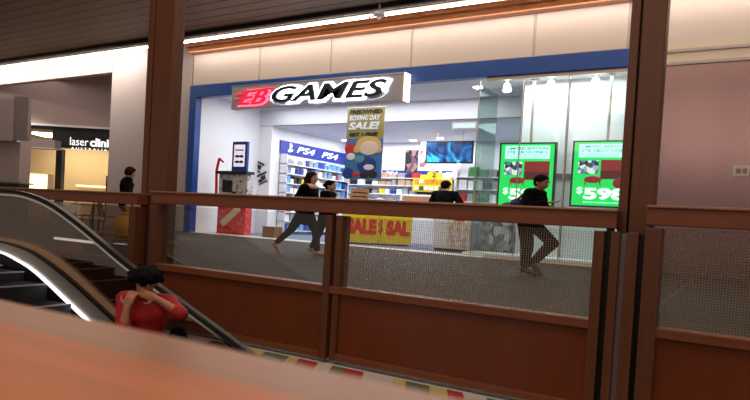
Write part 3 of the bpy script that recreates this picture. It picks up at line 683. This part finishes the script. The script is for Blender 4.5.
post('tall dark reddish timber post right of the green screens', a0, (a1_-a0)*.27, (a1_-a0)*.06, (a1_-a0)*.67)
for pa, pb, lb in ((604, 613, 'slim lower timber upright at the foot of the right post, left one'), (619.5, 631.5, 'slim lower timber upright at the foot of the right post, right one')):
    qa, qb = at(pa, 350, YB).x, at(pb, 350, YB).x
    t = thing('timber_upright', lb, 'post', ((qa+qb)/2, YB, -.55)); box('upright', qa, qb, YB-.03, YB+.13, -.55, .81, WOODV, t, .006); box('metal_edge', qb, qb+.035, YB+.03, YB+.1, -.55, .8, MAUVED if pa < 610 else DARKGAP, t)
# slab edge ledge with hazard stripes
struct('wall_fascia', box('wall_fascia', -42, 8, YB+.35, YB+.5, -4, -.3, WOODP))
struct('floor', box('floor', -6.0, 8, YB-.35, YB+.35, -.75, -.56, WHITE))
t = thing('striped_tape', 'strip of coloured warning tape at the foot of the middle guard rail', 'tape', (-2.9, YB-.2, -.56))
HC = [mat('tape_red', (196, 52, 54), .5), mat('tape_yellow', (222, 206, 130), .5), mat('tape_green', (110, 120, 90), .5), mat('tape_white', (226, 220, 204), .5)]
x = -4.6; i = 0
while x < -.8:
    w = (.22, .16, .14, .2, .3, .12)[i % 6]; M = Matrix.Translation((x, YB-.2, -.56)) @ Matrix(((1, -.5, 0, 0), (0, 1, 0, 0), (0, 0, 1, 0), (0, 0, 0, 1)))
    box('stripe', 0, w, -.12, .16, 0, .004, HC[(2, 0, 3, 1, 2, 1, 0, 3)[i % 8]], t, M=M); x += w; i += 1
t = thing('glass_reflection', 'short bright white strip standing in for a lamp reflection in the escalator glass', 'light', (-8, 5.2, 0))
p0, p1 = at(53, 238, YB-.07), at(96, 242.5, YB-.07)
box('housing', p0.x, p1.x, YB-.06, YB-.03, p0.z-.02, p0.z+.02, STEEL, t); box('reflection_glow', p0.x+.02, p1.x-.02, YB-.075, YB-.06, p0.z-.013, p0.z+.013, LEDE, t)  # reflection of a lamp in the escalator glass, modelled as a glowing strip

# ================================================================== ESCALATOR
EY = 3.75
def curve(pts, y):                  # the run of the escalator side in its own plane
    P = [at(px, py, y) for px, py in pts]; out = []
    P = [P[0]]+P+[P[-1]]
    for i in range(1, len(P)-2):
        for k in range(6):
            s = k/6; a, b_, c, d = P[i-1], P[i], P[i+1], P[i+2]
            out.append(.5*((2*b_)+(c-a)*s+(2*a-5*b_+4*c-d)*s*s+(3*b_-a-3*c+d)*s**3))
    out.append(P[-2]); return [(p.x, y, p.z) for p in out]
hr = curve([(-70, 189), (-30, 190), (0, 192), (25, 194.5), (50, 204), (75, 221), (102, 243), (131, 267), (189, 309), (240, 347), (300, 393)], EY)
t = thing('escalator', 'escalator running down before the guard rail, with glass side and dark steps', 'escalator', (-5.2, EY, -.5))
sweep_bm = bmesh.new(); sweep(sweep_bm, hr, [(-.032, -.015), (.032, -.015), (.036, .008), (.025, .026), (-.025, .026), (-.036, .008)]); obj('handrail', sweep_bm, RUBBER, t, smooth=False)
b = bmesh.new(); sweep(b, hr, [(-.036, -.036), (-.01, -.036), (-.01, -.015), (-.036, -.015)]); obj('handrail_guide', b, CHROME, t)
led = curve([(-70, 242), (-30, 245), (0, 251.5), (20, 261), (39, 274), (81, 313), (130, 357), (200, 420), (260, 474)], EY-.02)
deck = curve([(-70, 229), (-30, 233), (0, 238), (20, 242), (39, 249), (68, 268), (113, 309), (163, 354), (220, 405), (280, 459)], EY)
b = bmesh.new()
R = []
for a, c in zip(led, deck): R.append((Vector(a), Vector(c)))
def strip(f0, f1, y, th, m, name, lift=0):
    b = bmesh.new(); rr = []
    for a, c in R:
        p = a.lerp(c, f0); q = a.lerp(c, f1)
        rr.append([Vector((p.x, y, p.z)), Vector((q.x, y, q.z)), Vector((q.x, y+th, q.z)), Vector((p.x, y+th, p.z))])
    rings(b, rr); return obj(name, b, m, t)
strip(0, .72, EY-.02, .03, STEEL, 'skirt_panel'); strip(-.06, .02, EY-.04, .02, LEDE, 'skirt_light')
strip(.72, .82, EY-.05, .05, RUBBER, 'brush_seal'); strip(.82, 1.08, EY-.01, .05, STEEL2, 'outer_deck')
strip(-1.8, -.06, EY-.015, .02, DARKGAP, 'lower_skirt')
# glass between deck and handrail
b = bmesh.new(); rr = []
def zat(path, x):
    for p, q in zip(path, path[1:]):
        if p[0] <= x <= q[0]: return p[2]+(q[2]-p[2])*(x-p[0])/(q[0]-p[0]+1e-9)
    return path[-1][2]
X0, X1 = max(hr[0][0], deck[0][0]), min(hr[-1][0], deck[-1][0])
for k in range(41):
    x = X0+(X1-X0)*k/40; zl, zh = zat(deck, x)-.02, zat(hr, x)-.02
    rr.append([Vector((x, EY-.006, zl)), Vector((x, EY-.006, zh)), Vector((x, EY+.006, zh)), Vector((x, EY+.006, zl))])
rings(b, rr); obj('glass_panel', b, GLASSD, t)
# steps
STEP = mat('step_grey', (34, 34, 37), .5, metal=.3, noise=.3, nscale=60, stretch=(.1, 1, .1)); 
x = led[0][0]; x_end = -2.6
prev = None
while x < x_end:
    z = zat(led, x)-.12; z = z - .05
    b = bmesh.new(); bx(b, x, x+.42, EY-1.05, EY-.04, z-.42, z); 
    for k in range(26): bx(b, x+.01, x+.42, EY-1.05+k*.0385, EY-1.05+k*.0385+.018, z, z+.008)
    obj('step', b, STEP, t)
    bx_ = box('step_nosing', x+.39, x+.425, EY-1.05, EY-.04, z+.001, z+.012, mat('nosing', (150, 150, 150), .4), t)
    x += .42
box('truss', led[0][0], -2.6, EY-1.1, EY+.2, -2.6, -2.2, DARKGAP, t)
p = at(236, 343, EY)
# ================================================================== FOREGROUND LEDGE
t = thing('timber_ledge', 'blurred honey coloured timber ledge right in front at the bottom', 'ledge', (-.5, .3, .5))
LA = at(100, 313, .5); LB = at(400, 378, .5); lz = (LA.z+LB.z)/2
box('top_board', -2.4, .9, .06, .385, lz-.06, lz+.004, LEDGE, t, .01)
b = bmesh.new(); rings(b, [[Vector((x, .385, lz-.06)), Vector((x, .385, lz+.0)), Vector((x, .46, lz+.002)), Vector((x, .487, lz-.005)), Vector((x, .5, lz-.02)), Vector((x, .5, lz-.06))] for x in (-2.4, .9)]); obj('sheen_edge', b, LEDGE2, t)  # rounded far edge, its sheen carried by the board colour
box('support_wall', -2.4, .9, .1, .45, -3.9, lz-.06, WOODP, t)

# ================================================================== CLINIC SIDE (far left, oblique)
D = CLINIC_D
def orect(name, px0, px1, py0, py1, d, th, m, parent=None, bevel=0, foot=False):
    pm, pn = (px0+px1)/2, (py0+py1)/2
    u0 = ud(px0, pn, d)[0]; u1 = ud(px1, pn, d)[0]; z1 = ud(pm, py0, d)[1]; z0 = 0.004 if foot else ud(pm, py1, d)[1]
    return box(name, u0, u1, d, d+th, z0, z1, m, parent, bevel, OBL)
def opt(px, py, d): u_, z_ = ud(px, py, d); return RD*u_+VD*d+UZ*z_
# clinic shop: fascia, bulkhead above, interior
struct('wall_clinic', orect('wall_clinic', -160, 124, 50, 126, D, .4, MAUVE))
struct('trim_9', orect('trim_9', 22, 124, 125.3, 127.3, D-.15, .2, WHITE))
t = thing('clinic_sign', 'black shopfront fascia with pale laser clinics lettering', 'sign', tuple(opt(85, 148, D)))
orect('fascia', 52, 124, 128, 149, D-.1, .45, BLACK, t); orect('upright', 55, 61, 149, 201, D-.1, .3, BLACK, t, foot=True); orect('upper_trim', 24, 124, 127.5, 131, D-.1, .3, BLACK, t)
P0, P1 = opt(70, 145, D-.12), opt(89, 147, D-.12); w1 = (P1-P0).length
text('lettering', 'laser', PSTXT, t, P0, RD, UZ, w1*.96, .34, .02, -.005)
P0 = opt(90, 146.5, D-.12); text('lettering', 'clinics', PSTXT, t, P0, RD, UZ, w1*1.5, .36, .02, .03)
P0 = opt(71, 149.3, D-.12); text('small_lettering', 'A U S T R A L I A', PSTXT, t, P0, RD, UZ, w1*1.9, .1, .02, .0)
struct('wall_clinic', orect('wall_clinic', 20, 124, 126, 205, D+4, .2, CREAM))
struct('ceiling', box('ceiling', ud(10, 160, D)[0], ud(124, 160, D)[0], D+.3, D+4, ud(80, 126, D)[1]+.05, ud(80, 126, D)[1]+.2, CREAM, None, 0, OBL))
struct('floor', box('floor', ud(-150, 200, D)[0], ud(124, 200, D)[0], 19, D+6, -.2, .004, FLOOR, None, 0, OBL))
t = thing('ceiling_light', 'flat lit ceiling panel inside the cream clinic', 'light', tuple(opt(42, 134, D+2))); orect('diffuser', 32, 54, 132.5, 134.5, D+1.5, 1.2, LED, t); orect('housing', 31, 55, 131.5, 132.5, D+1.5, 1.2, STEEL, t)
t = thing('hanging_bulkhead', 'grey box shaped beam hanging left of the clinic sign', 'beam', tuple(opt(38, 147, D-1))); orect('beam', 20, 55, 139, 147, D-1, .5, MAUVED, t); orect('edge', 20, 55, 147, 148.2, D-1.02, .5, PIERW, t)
t = thing('lightbox_counter', 'glowing cream lightbox left of the black clinic upright', 'lightbox', tuple(opt(32, 190, D-1.2))); orect('lit_face', 17, 46, 174, 191, D-1.2, .1, CREAML, t); orect('cabinet', 16, 47, 173, 203, D-1.1, .5, CREAM, t, foot=True)
t = thing('notice', 'small orange notice on the clinic front beside the lightbox', 'notice', tuple(opt(50, 185, D-.5))); orect('card', 48, 53, 179, 187, D-.5, .05, TK[0], t); orect('stand', 50, 51, 187, 201, D-.5, .05, STEEL, t, foot=True)
t = thing('reception_desk', 'low pale reception desk inside the clinic', 'desk', tuple(opt(95, 195, D+1.5))); orect('desk_front', 78, 106, 187, 202, D+1.5, .6, CREAM, t, .02, foot=True); orect('desk_top', 76, 108, 185.5, 187, D+1.4, .8, CREAML, t)
t = thing('product_rack', 'narrow rack of dark red boxes at the right of the clinic', 'rack', tuple(opt(110, 190, D-.4)))
orect('frame', 105.5, 114, 176, 202, D-.2, .4, BLACK, t, foot=True)
for k in range(6): orect('boxed_row', 106.5, 113.3, 177+k*4, 180.3+k*4, D-.4, .3, mat('rack_maroon', (120, 50, 48), .6), t)
# pillar far left with a boxed head
t = thing('square_pillar', 'mauve square pillar with a box shaped head at the left edge', 'pillar', tuple(opt(5, 200, 22)))
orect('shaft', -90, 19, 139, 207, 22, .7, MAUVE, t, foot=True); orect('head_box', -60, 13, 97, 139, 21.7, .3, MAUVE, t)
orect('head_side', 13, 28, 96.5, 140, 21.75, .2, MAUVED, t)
t = thing('dark_counter', 'low black counter at the foot of the mauve pillar', 'counter', tuple(opt(8, 190, 20))); orect('counter_body', -40, 18, 182, 206, 20, .6, BLACK, t, foot=True); orect('counter_top', -42, 20, 180.5, 182, 19.9, .8, MAUVED, t)
# cafe chairs
def wire_chair(px, py, rot, label):
    p = opt(px, py, 15.5); p = Vector((p.x, p.y, 0)); M = Matrix.Translation(p) @ Matrix.Rotation(rad(rot), 4, 'Z') @ Matrix.Diagonal((1.05, 1.05, 1, 1))
    t = thing('wire_chair', label, 'chair', tuple(p), 'wire chairs beyond the guard rail')
    T = lambda *q: M @ Vector(q)
    for sx in (-.2, .2):
        for s_y in (-.2, .2):
            b = bmesh.new(); tube(b, [T(sx*1.15, s_y*1.15, 0), T(sx*.9, s_y*.9, .44)], .013); obj('leg', b, BLACK, t)
    b = bmesh.new()
    for k in range(7): tube(b, [T(-.2, -.2+k*.067, .45), T(.2, -.2+k*.067, .45)], .008)
    tube(b, [T(-.2, -.2, .45), T(.2, -.2, .45), T(.2, .2, .45), T(-.2, .2, .45), T(-.2, -.2, .45)], .012); obj('seat', b, BLACK, t)
    b = bmesh.new(); tube(b, [T(-.2, .2, .44), T(-.21, .24, .7), T(-.12, .26, .85), T(.12, .26, .85), T(.21, .24, .7), T(.2, .2, .44)], .013)
    for k in range(5): tube(b, [T(-.13+k*.065, .2, .45), T(-.13+k*.065, .26, .85)], .007)
    obj('backrest', b, BLACK, t)
wire_chair(62, 222, 20, 'thin black wire chair beyond the guard rail, leftmost of three')
wire_chair(86, 222, -60, 'thin black wire chair beyond the guard rail, middle of three')
wire_chair(110, 222, 160, 'thin black wire chair beyond the guard rail, rightmost of three')
p = opt(93, 215, 16.3); t = thing('cafe_table', 'small round cafe table behind the wire chairs', 'table', (p.x, p.y, 0))
b = bmesh.new(); cyl(b, (p.x, p.y, .7), (p.x, p.y, .73), .5); obj('tabletop', b, MAUVED, t)
b = bmesh.new(); cyl(b, (p.x, p.y, .03), (p.x, p.y, .7), .03); obj('column', b, BLACK, t); b = bmesh.new(); cyl(b, (p.x, p.y, 0), (p.x, p.y, .03), .28); obj('foot', b, BLACK, t)

# ================================================================== PEOPLE
def fin(o, voxel, it=3):
    r = o.modifiers.new('remesh', 'REMESH'); r.mode = 'VOXEL'; r.voxel_size = voxel; r.use_smooth_shade = True
    s = o.modifiers.new('smooth', 'SMOOTH'); s.iterations = it; s.factor = .5
def V(*a): return Vector(a)
def person(label, loc, rot, H, pose, c, st=1.25, voxel=.012, extra=None, skin=SKIN, hair=HAIR):
    """figure modelled facing local +X, left = +Y; pose holds the joints of a 1.7 m body"""
    t = thing('person', label, 'person', tuple(loc)); k = H/1.7
    Rm = Matrix.Rotation(rad(rot), 3, 'Z')
    def put(name, b, m, parent=t, vox=None, it=3):
        for v in b.verts:
            q = Rm @ (v.co*k); v.co = V(q.x*st, q.y, q.z)+V(*loc)
        o = obj(name, b, m, parent, smooth=True)
        if vox is not False: fin(o, vox or voxel, it)
        return o
    P = dict(hipc=V(0, 0, .93), chest=V(.0, 0, 1.28), neck=V(0, 0, 1.44), head=V(.02, 0, 1.6), hy=0, hp=0); P.update(pose)
    up = (P['neck']-P['hipc']).normalized(); sy_ = P.get('shy', 0); ys = Matrix.Rotation(rad(sy_), 3, 'Z') @ V(0, 1, 0); yh = Matrix.Rotation(rad(P.get('hipy', 0)), 3, 'Z') @ V(0, 1, 0)
    HM = Matrix.Rotation(rad(P['hy']), 3, 'Z') @ Matrix.Rotation(rad(P['hp']), 3, 'Y'); hc = P['head']
    hh = lambda x, y, z: hc + HM @ V(x, y, z)
    waist = P['hipc'].lerp(P['chest'], .5)
    sh = {s: P['neck']-up*.04+ys*s*.165 for s in (1, -1)}; hip = {s: P['hipc']+yh*s*.085-V(0, 0, .02) for s in (1, -1)}
    # --- continuous body
    b = bmesh.new()
    TR = Matrix.Rotation(rad(sy_), 3, 'Z')
    def torso(b, e):
        ell(b, P['hipc'], (.115+e, .155+e, .12+e), TR); ell(b, waist, (.095+e, .13+e, .16+e), TR); ell(b, P['chest'], (.115+e, .155+e, .18+e), TR)
        cap(b, sh[1], sh[-1], .062+e); cap(b, waist, P['chest'], .105+e, .12+e)
        ell(b, P['chest']+TR @ V(.07, 0, .0), (.06+e, .12+e, .08+e))
    torso(b, 0)
    cap(b, P['neck']-up*.03, hh(-.01, 0, -.05), .052, .048)
    ell(b, hh(-.005, 0, .02), (.096, .074, .1), HM); ell(b, hh(.03, 0, -.035), (.062, .056, .075), HM); cap(b, hh(.055, 0, -.085), hh(.04, 0, -.09), .026)
    cap(b, hh(.088, 0, .005), hh(.108, 0, -.028), .009, .016, 8)
    for s in (1, -1): ell(b, hh(-.005, s*.074, -.01), (.02, .012, .03), HM); ell(b, hh(.06, s*.035, -.03), (.022, .02, .02), HM)
    for s, n in ((1, 'l'), (-1, 'r')):
        kn, an, td = P[n+'k'], P[n+'a'], P[n+'t'].normalized()
        cap(b, hip[s], kn, .085, .055); cap(b, kn, kn.lerp(an, .35), .055, .056); cap(b, kn.lerp(an, .3), an, .056, .036)
        cap(b, an-V(0, 0, .03), an+td*.13-V(0, 0, P.get(n+'drop', .045)), .036, .028); ell(b, an-td*.035-V(0, 0, .035), (.035, .03, .035))
        el, wr, hd, pn = P[n+'e'], P[n+'w'], P[n+'d'].normalized(), P[n+'n'].normalized()
        cap(b, sh[s], el, .052, .042); cap(b, el, wr, .042, .027)
        sd = hd.cross(pn).normalized(); pn = sd.cross(hd)
        M = Matrix((hd, sd, pn)).transposed(); ell(b, wr+hd*.05, (.055, .042, .018), M)
        cu = P.get(n+'curl', .4)
        for i, (o_, ln) in enumerate(((-.032, .066), (-.011, .08), (.011, .075), (.031, .058))):
            a = wr+hd*.088+sd*o_; d1 = (hd+pn*cu*.5+sd*o_*2).normalized(); m_ = a+d1*ln*.55; d2 = (hd+pn*cu*1.6).normalized()
            cap(b, a-hd*.02, m_, .0095, .009, 8); cap(b, m_, m_+d2*ln*.5, .009, .0075, 8)
        q = P.get(n+'th', -s); a = wr+hd*.02+sd*q*.03; m_ = a+(hd*.7+sd*q).normalized()*.045; cap(b, a, m_, .013, .011, 8); cap(b, m_, m_+(hd+pn*.4+sd*q*.3).normalized()*.035, .011, .009, 8)
    put('body', b, skin)
    # --- face
    for s in (1, -1):
        b = bmesh.new(); ell(b, hh(.086, s*.031, .012), (.011, .016, .009), HM); ey = put('eye', b, EYEW, vox=False)
        b = bmesh.new(); ell(b, hh(.094, s*.031, .012), (.006, .007, .007), HM); put('iris', b, EYED, ey, vox=False)
        b = bmesh.new(); cap(b, hh(.092, s*.016, .035), hh(.082, s*.05, .036), .005, n=6); put('eyebrow', b, EYED, vox=False)
    b = bmesh.new(); cap(b, hh(.089, -.02, -.055), hh(.089, .02, -.055), .007, n=8); put('lips', b, LIP, vox=False)
    # --- hair
    b = bmesh.new(); ell(b, hh(-.022, 0, .042), (.105, .088, .096), HM)
    if c.get('hair') == 'long':
        for s in (1, -1): ell(b, hh(-.035, s*.058, -.03), (.07, .045, .12), HM)
        for s in (1, -1): cap(b, hh(-.03, s*.06, .02), hh(-.05, s*.085, -.2), .045, .04); cap(b, hh(-.05, s*.085, -.2), P['chest']+ys*s*.17+V(.02, 0, .02), .045, .03)
        cap(b, hh(-.07, 0, 0), hh(-.11, 0, -.25), .07, .06)
    elif c.get('hair') == 'bob':
        for s in (1, -1): ell(b, hh(-.02, s*.055, .0), (.085, .045, .085), HM)
        ell(b, hh(-.06, 0, -.0), (.07, .085, .1), HM); cap(b, hh(.055, -.045, .065), hh(.055, .045, .065), .028)
    elif c.get('hair') == 'mop':
        ell(b, hh(-.01, 0, .055), (.115, .128, .078), HM); ell(b, hh(.05, .0, .055), (.055, .095, .04), HM); ell(b, hh(-.06, 0, .02), (.07, .1, .09), HM)
        rr_ = random.Random(3)
        for i in range(26): a = i*.9; q = rr_.uniform(.75, 1.12); ell(b, hh(-.005+.1*q*math.cos(a), .115*q*math.sin(a), .045+rr_.uniform(-.035, .06)), (.026, .028, .03), HM, 8, 6)
    elif c.get('hair') == 'bun':
        ell(b, hh(-.12, 0, .02), (.045, .045, .045), HM); ell(b, hh(-.05, 0, -.01), (.07, .075, .08), HM)
    else: ell(b, hh(-.045, 0, .0), (.065, .08, .09), HM)
    put('hair', b, hair, it=2)
    # --- clothes
    b = bmesh.new(); torso(b, .018); cap(b, P['neck']-up*.06, P['neck']-up*.0, .085, .066)
    if c.get('hem'): cap(b, P['hipc']+V(0, 0, .05), P['hipc']-V(0, 0, c['hem']), .15, .15)
    for s, n in ((1, 'l'), (-1, 'r')):
        el, wr = P[n+'e'], P[n+'w']; f_ = c.get('sleeve', 1)
        if f_ >= 1: cap(b, sh[s], el, .072, .06); cap(b, el, el.lerp(wr, min(.92, f_-.08)), .06, .045)
        elif f_ > .5: cap(b, sh[s], el, .074, .062); cap(b, el, el.lerp(wr, f_-.5), .062, .06)
        else: cap(b, sh[s], sh[s].lerp(el, f_*2), .074, .066)
    put('top', b, c['top'])
    b = bmesh.new(); ell(b, P['hipc']-V(0, 0, .02), (.135, .175, .14), TR)
    for s, n in ((1, 'l'), (-1, 'r')):
        kn, an = P[n+'k'], P[n+'a']; w = c.get('leg', 1)
        cap(b, hip[s], kn, .105, .07*w); cap(b, kn, kn.lerp(an, .9), .07*w, .052*w)
    put('trousers', b, c['legs'])
    for s, n in ((1, 'l'), (-1, 'r')):
        an, td = P[n+'a'], P[n+'t'].normalized(); b = bmesh.new(); dz = P.get(n+'drop', .045)
        cap(b, an-td*.03-V(0, 0, .035), an+td*.15-V(0, 0, dz+.005), .044, .036); 
        if c.get('heel'): cap(b, an-td*.045-V(0, 0, .05), an-td*.05-V(0, 0, .11), .018, .009)
        put('shoe', b, c['shoe'])
    if extra: extra(t, put, P, hh, sh, ys)
    return t
DN = V(0, 0, -1)
def base_pose(**k):
    d = dict(lk=V(.02, .09, .49), la=V(0, .09, .09), lt=V(1, .1, 0), rk=V(.02, -.09, .49), ra=V(0, -.09, .09), rt=V(1, -.1, 0),
             le=V(-.02, .22, 1.13), lw=V(.06, .22, .88), ld=V(.1, 0, -1), ln=V(0, -1, 0), re=V(-.02, -.22, 1.13), rw=V(.06, -.22, .88), rd=V(.1, 0, -1), rn=V(0, 1, 0))
    d.update(k); return d

# woman striding, beige collar
def collar(t, put, P, hh, sh, ys):
    b = bmesh.new(); R_ = []
    for i in range(13):
        a = 2*math.pi*i/12; ell(b, P['neck']+V(.075*math.cos(a), .12*math.sin(a), -.015), (.05, .05, .06), n=8, m=6)
    put('fur_collar', b, CBEIGE)
def collar_bag(t, put, P, hh, sh, ys):
    collar(t, put, P, hh, sh, ys)
yw = 9.7; p = at(303, 255, yw)
person('person with long dark hair and a pale collar striding right, in black', (p.x, yw, 0), 0, 1.62,
  base_pose(hipc=V(0, 0, .9), chest=V(.04, 0, 1.26), neck=V(.05, 0, 1.42), head=V(.09, 0, 1.58), hy=-12, hp=4,
    rk=V(-.2, -.08, .5), ra=V(-.46, -.1, .2), rt=V(1, 0, -1.0), rdrop=.11, lk=V(.16, .09, .49), la=V(.2, .09, .09), lt=V(1, 0, 0),
    re=V(-.05, -.22, 1.14), rw=V(.12, -.2, .95), rd=V(1, 0, -.2), le=V(.06, .22, 1.13), lw=V(.2, .2, .95), ld=V(1, 0, 0)),
  dict(top=CBLACK, legs=CDARK, shoe=SHOET, hair='long', hem=.14), 1.42, extra=collar_bag, hair=HAIRB)
yw = 10.25; p = at(324, 255, yw)
person('person with dark hair tied back walking right beside the pale collared person', (p.x, yw, 0), 0, 1.5,
  base_pose(head=V(.06, 0, 1.58), neck=V(.02, 0, 1.43), hy=-5, lk=V(.12, .09, .5), la=V(.14, .09, .09), rk=V(-.08, -.09, .49), ra=V(-.22, -.09, .13), rt=V(1, 0, -.4),
            re=V(.02, -.22, 1.14), rw=V(.2, -.2, 1.0), rd=V(1, 0, .1)),
  dict(top=CBLACK, legs=CDARK, shoe=SHOET, hair='bun'), 1.4, hair=HAIR)
# standing person by the green screens
def bagr(t, put, P, hh, sh, ys):
    b = bmesh.new(); ell(b, V(-.28, -.02, 1.1), (.12, .14, .13)); ell(b, V(-.16, 0, 1.2), (.1, .15, .1)); put('shoulder_bag', b, mat('bag_navy', (36, 44, 92), .7))
    b = bmesh.new(); cap(b, V(.1, -.16, 1.2), V(.02, -.17, 1.42), .018); cap(b, V(.02, -.17, 1.42), V(-.16, -.08, 1.25), .018); put('bag_strap', b, mat('strap_rust', (150, 60, 40), .7))
yw = 10.3; p = at(526, 275, yw)
person('person in black standing on one leg mid step before the green screens, hand held out', (p.x, yw, 0), -12, 1.68,
  base_pose(hipc=V(-.02, 0, .93), chest=V(.02, 0, 1.27), neck=V(.06, 0, 1.43), head=V(.13, 0, 1.57), hy=-18, hp=12,
    rk=V(.02, -.07, .5), ra=V(.0, -.05, .12), rt=V(1, -.1, 0), rdrop=.085, lk=V(.28, .08, .56), la=V(.06, .06, .22), lt=V(.8, 0, -.8), ldrop=.1,
    re=V(.06, -.25, 1.16), rw=V(.3, -.2, 1.24), rd=V(1, .1, -.05), rn=V(0, 0, 1), rcurl=.7, le=V(.1, .2, 1.16), lw=V(.3, .08, 1.13), ld=V(1, -.2, 0), ln=V(0, 0, 1)),
  dict(top=CBLACK, legs=CDARK, shoe=SHOE, hair='short', heel=True, leg=1.2), 1.4, extra=bagr, skin=SKIN2)
# man in shop, from behind
yw = 16.6; p = at(443, 230, yw); hz = at(443, 182, yw).z
person('person in a black T-shirt seen from behind inside the shop', (p.x, yw, .006), 80, hz, base_pose(hy=0, hp=8, le=V(.05, .27, 1.16), lw=V(.14, .3, 1.0), re=V(.05, -.27, 1.16), rw=V(.14, -.3, 1.0)),
  dict(top=CBLACK, legs=CDARK, shoe=SHOE, hair='short', sleeve=.45), 1.6, .014)
# person with yellow bag, back turned
def yellow(t, put, P, hh, sh, ys):
    b = bmesh.new(); bx(b, -.2, .2, -.46, -.26, .03, .56); bx(b, -.1, .1, -.42, -.3, .56, .66)
    for v in b.verts: v.co.x += (.7-v.co.z)*.0
    o = put('shopping_bag', b, mat('bag_yellow', (206, 164, 30), .5), vox=False)
    b = bmesh.new(); tube(b, [V(-.1, -.33, .62), V(-.05, -.3, .78), V(.06, -.33, .62)], .01); put('bag_handle', b, mat('bag_yellow', (206, 164, 30), .5), o, vox=False)
yw = 9.0; p = at(124, 238, yw); hz = at(129, 167, yw).z
person('person in black with curly dark hair carrying a yellow shopping bag beside the left post', (p.x, yw, 0), 50, hz, base_pose(hy=-20, hp=14, head=V(.07, 0, 1.58), neck=V(.03, 0, 1.43), re=V(-.02, -.26, 1.13), rw=V(.0, -.32, .84)),
  dict(top=CBLACK, legs=CDARK, shoe=SHOE, hair='bob', hem=.1), 1.35, .013, extra=yellow, hair=HAIRB)
# woman in red on the escalator: hands raised to the face
def bagb(t, put, P, hh, sh, ys):
    b = bmesh.new(); ell(b, V(.1, .27, 1.1), (.06, .07, .1)); put('black_bag', b, CBLACK)
yw = 3.2; hp_ = at(149, 273, yw); zst = zat(led, hp_.x)-.17; H_ = hp_.z-zst
person('person in a red top on the escalator with both hands raised to the face', (hp_.x, yw, zst), -62, H_+.06,
  base_pose(hipc=V(-.02, 0, .93), chest=V(.0, 0, 1.26), neck=V(.02, 0, 1.42), head=V(.07, 0, 1.56), hy=0, hp=20,
    re=V(.2, -.12, 1.14), rw=V(.19, -.1, 1.345), rd=V(-.1, .2, 1), rn=V(-1, .2, 0), rcurl=.9, rth=1,
    le=V(.16, .29, 1.32), lw=V(.2, .12, 1.44), ld=V(-.1, -1, .3), ln=V(-1, 0, -.1), lcurl=.8, lth=1),
  dict(top=CRED, legs=CBLACK, shoe=SHOE, hair='mop', sleeve=.62), 1.3, .008, extra=bagb, skin=SKIN2)

# ================================================================== LIGHT
w = bpy.data.worlds.new('world'); S.world = w; w.use_nodes = True
w.node_tree.nodes['Background'].inputs[0].default_value = (1, .86, .74, 1); w.node_tree.nodes['Background'].inputs[1].default_value = .2
CW, WW = (.96, .98, 1), (1, .82, .62)
area('shop_light', (-11.5, 19.6, 3.86), 5.5, 210, CW, sy=4.2)
area('shop_light', (-10.5, 15.7, 4.46), 8, 150, CW, sy=2.2)
area('shop_light', (-6.2, 19.4, 3.86), 2.6, 90, CW, sy=3)
area('window_light', (-4.2, 14.9, 4.44), 3, 75, CW, sy=1)
area('cove_light', (-4.6, 13.8, 5.7), 22, 50, (1, .9, .82), rot=(rad(42), 0, 0), sy=.06)
area('cove_light', (-27, 13.5, 6.2), 18, 260, (1, .93, .86), rot=(rad(25), 0, 0), sy=.2)
area('clinic_light', tuple(RD*ud(70, 140, D)[0]+VD*(D+2)+UZ*3.6), 5, 100, (1, .86, .62), sy=3, rot=(0, 0, rad(YAW)))
area('concourse_light', (-6, 9.3, 5.9), 16, 260, WW, sy=6)
area('concourse_light', (-24, 12, 5.9), 12, 170, (1, .9, .84), sy=8)
area('void_light', (-3, 1.5, 5.9), 8, 130, (1, .8, .62), sy=3)
area('concourse_light', (-3, -4, 5.8), 12, 95, (1, .84, .7), sy=3, rot=(rad(35), 0, 0))  # unseen front fill, added to brighten the escalator side
spot('ledge_light', (-.9, -.6, 3.2), (-.6, .3, .67), 11, (1, .72, .42), 45)
for x in (-13, -9.5, -6.5):
    pass
vs = S.view_settings; vs.view_transform = 'Standard'; vs.look = 'None'; vs.gamma = 1; vs.use_curve_mapping = False; vs.exposure = .6
for o in bpy.data.objects:
    if '_o' in o: del o['_o']
for o in list(bpy.data.objects):      # repeats take Blender's own suffix
    pass
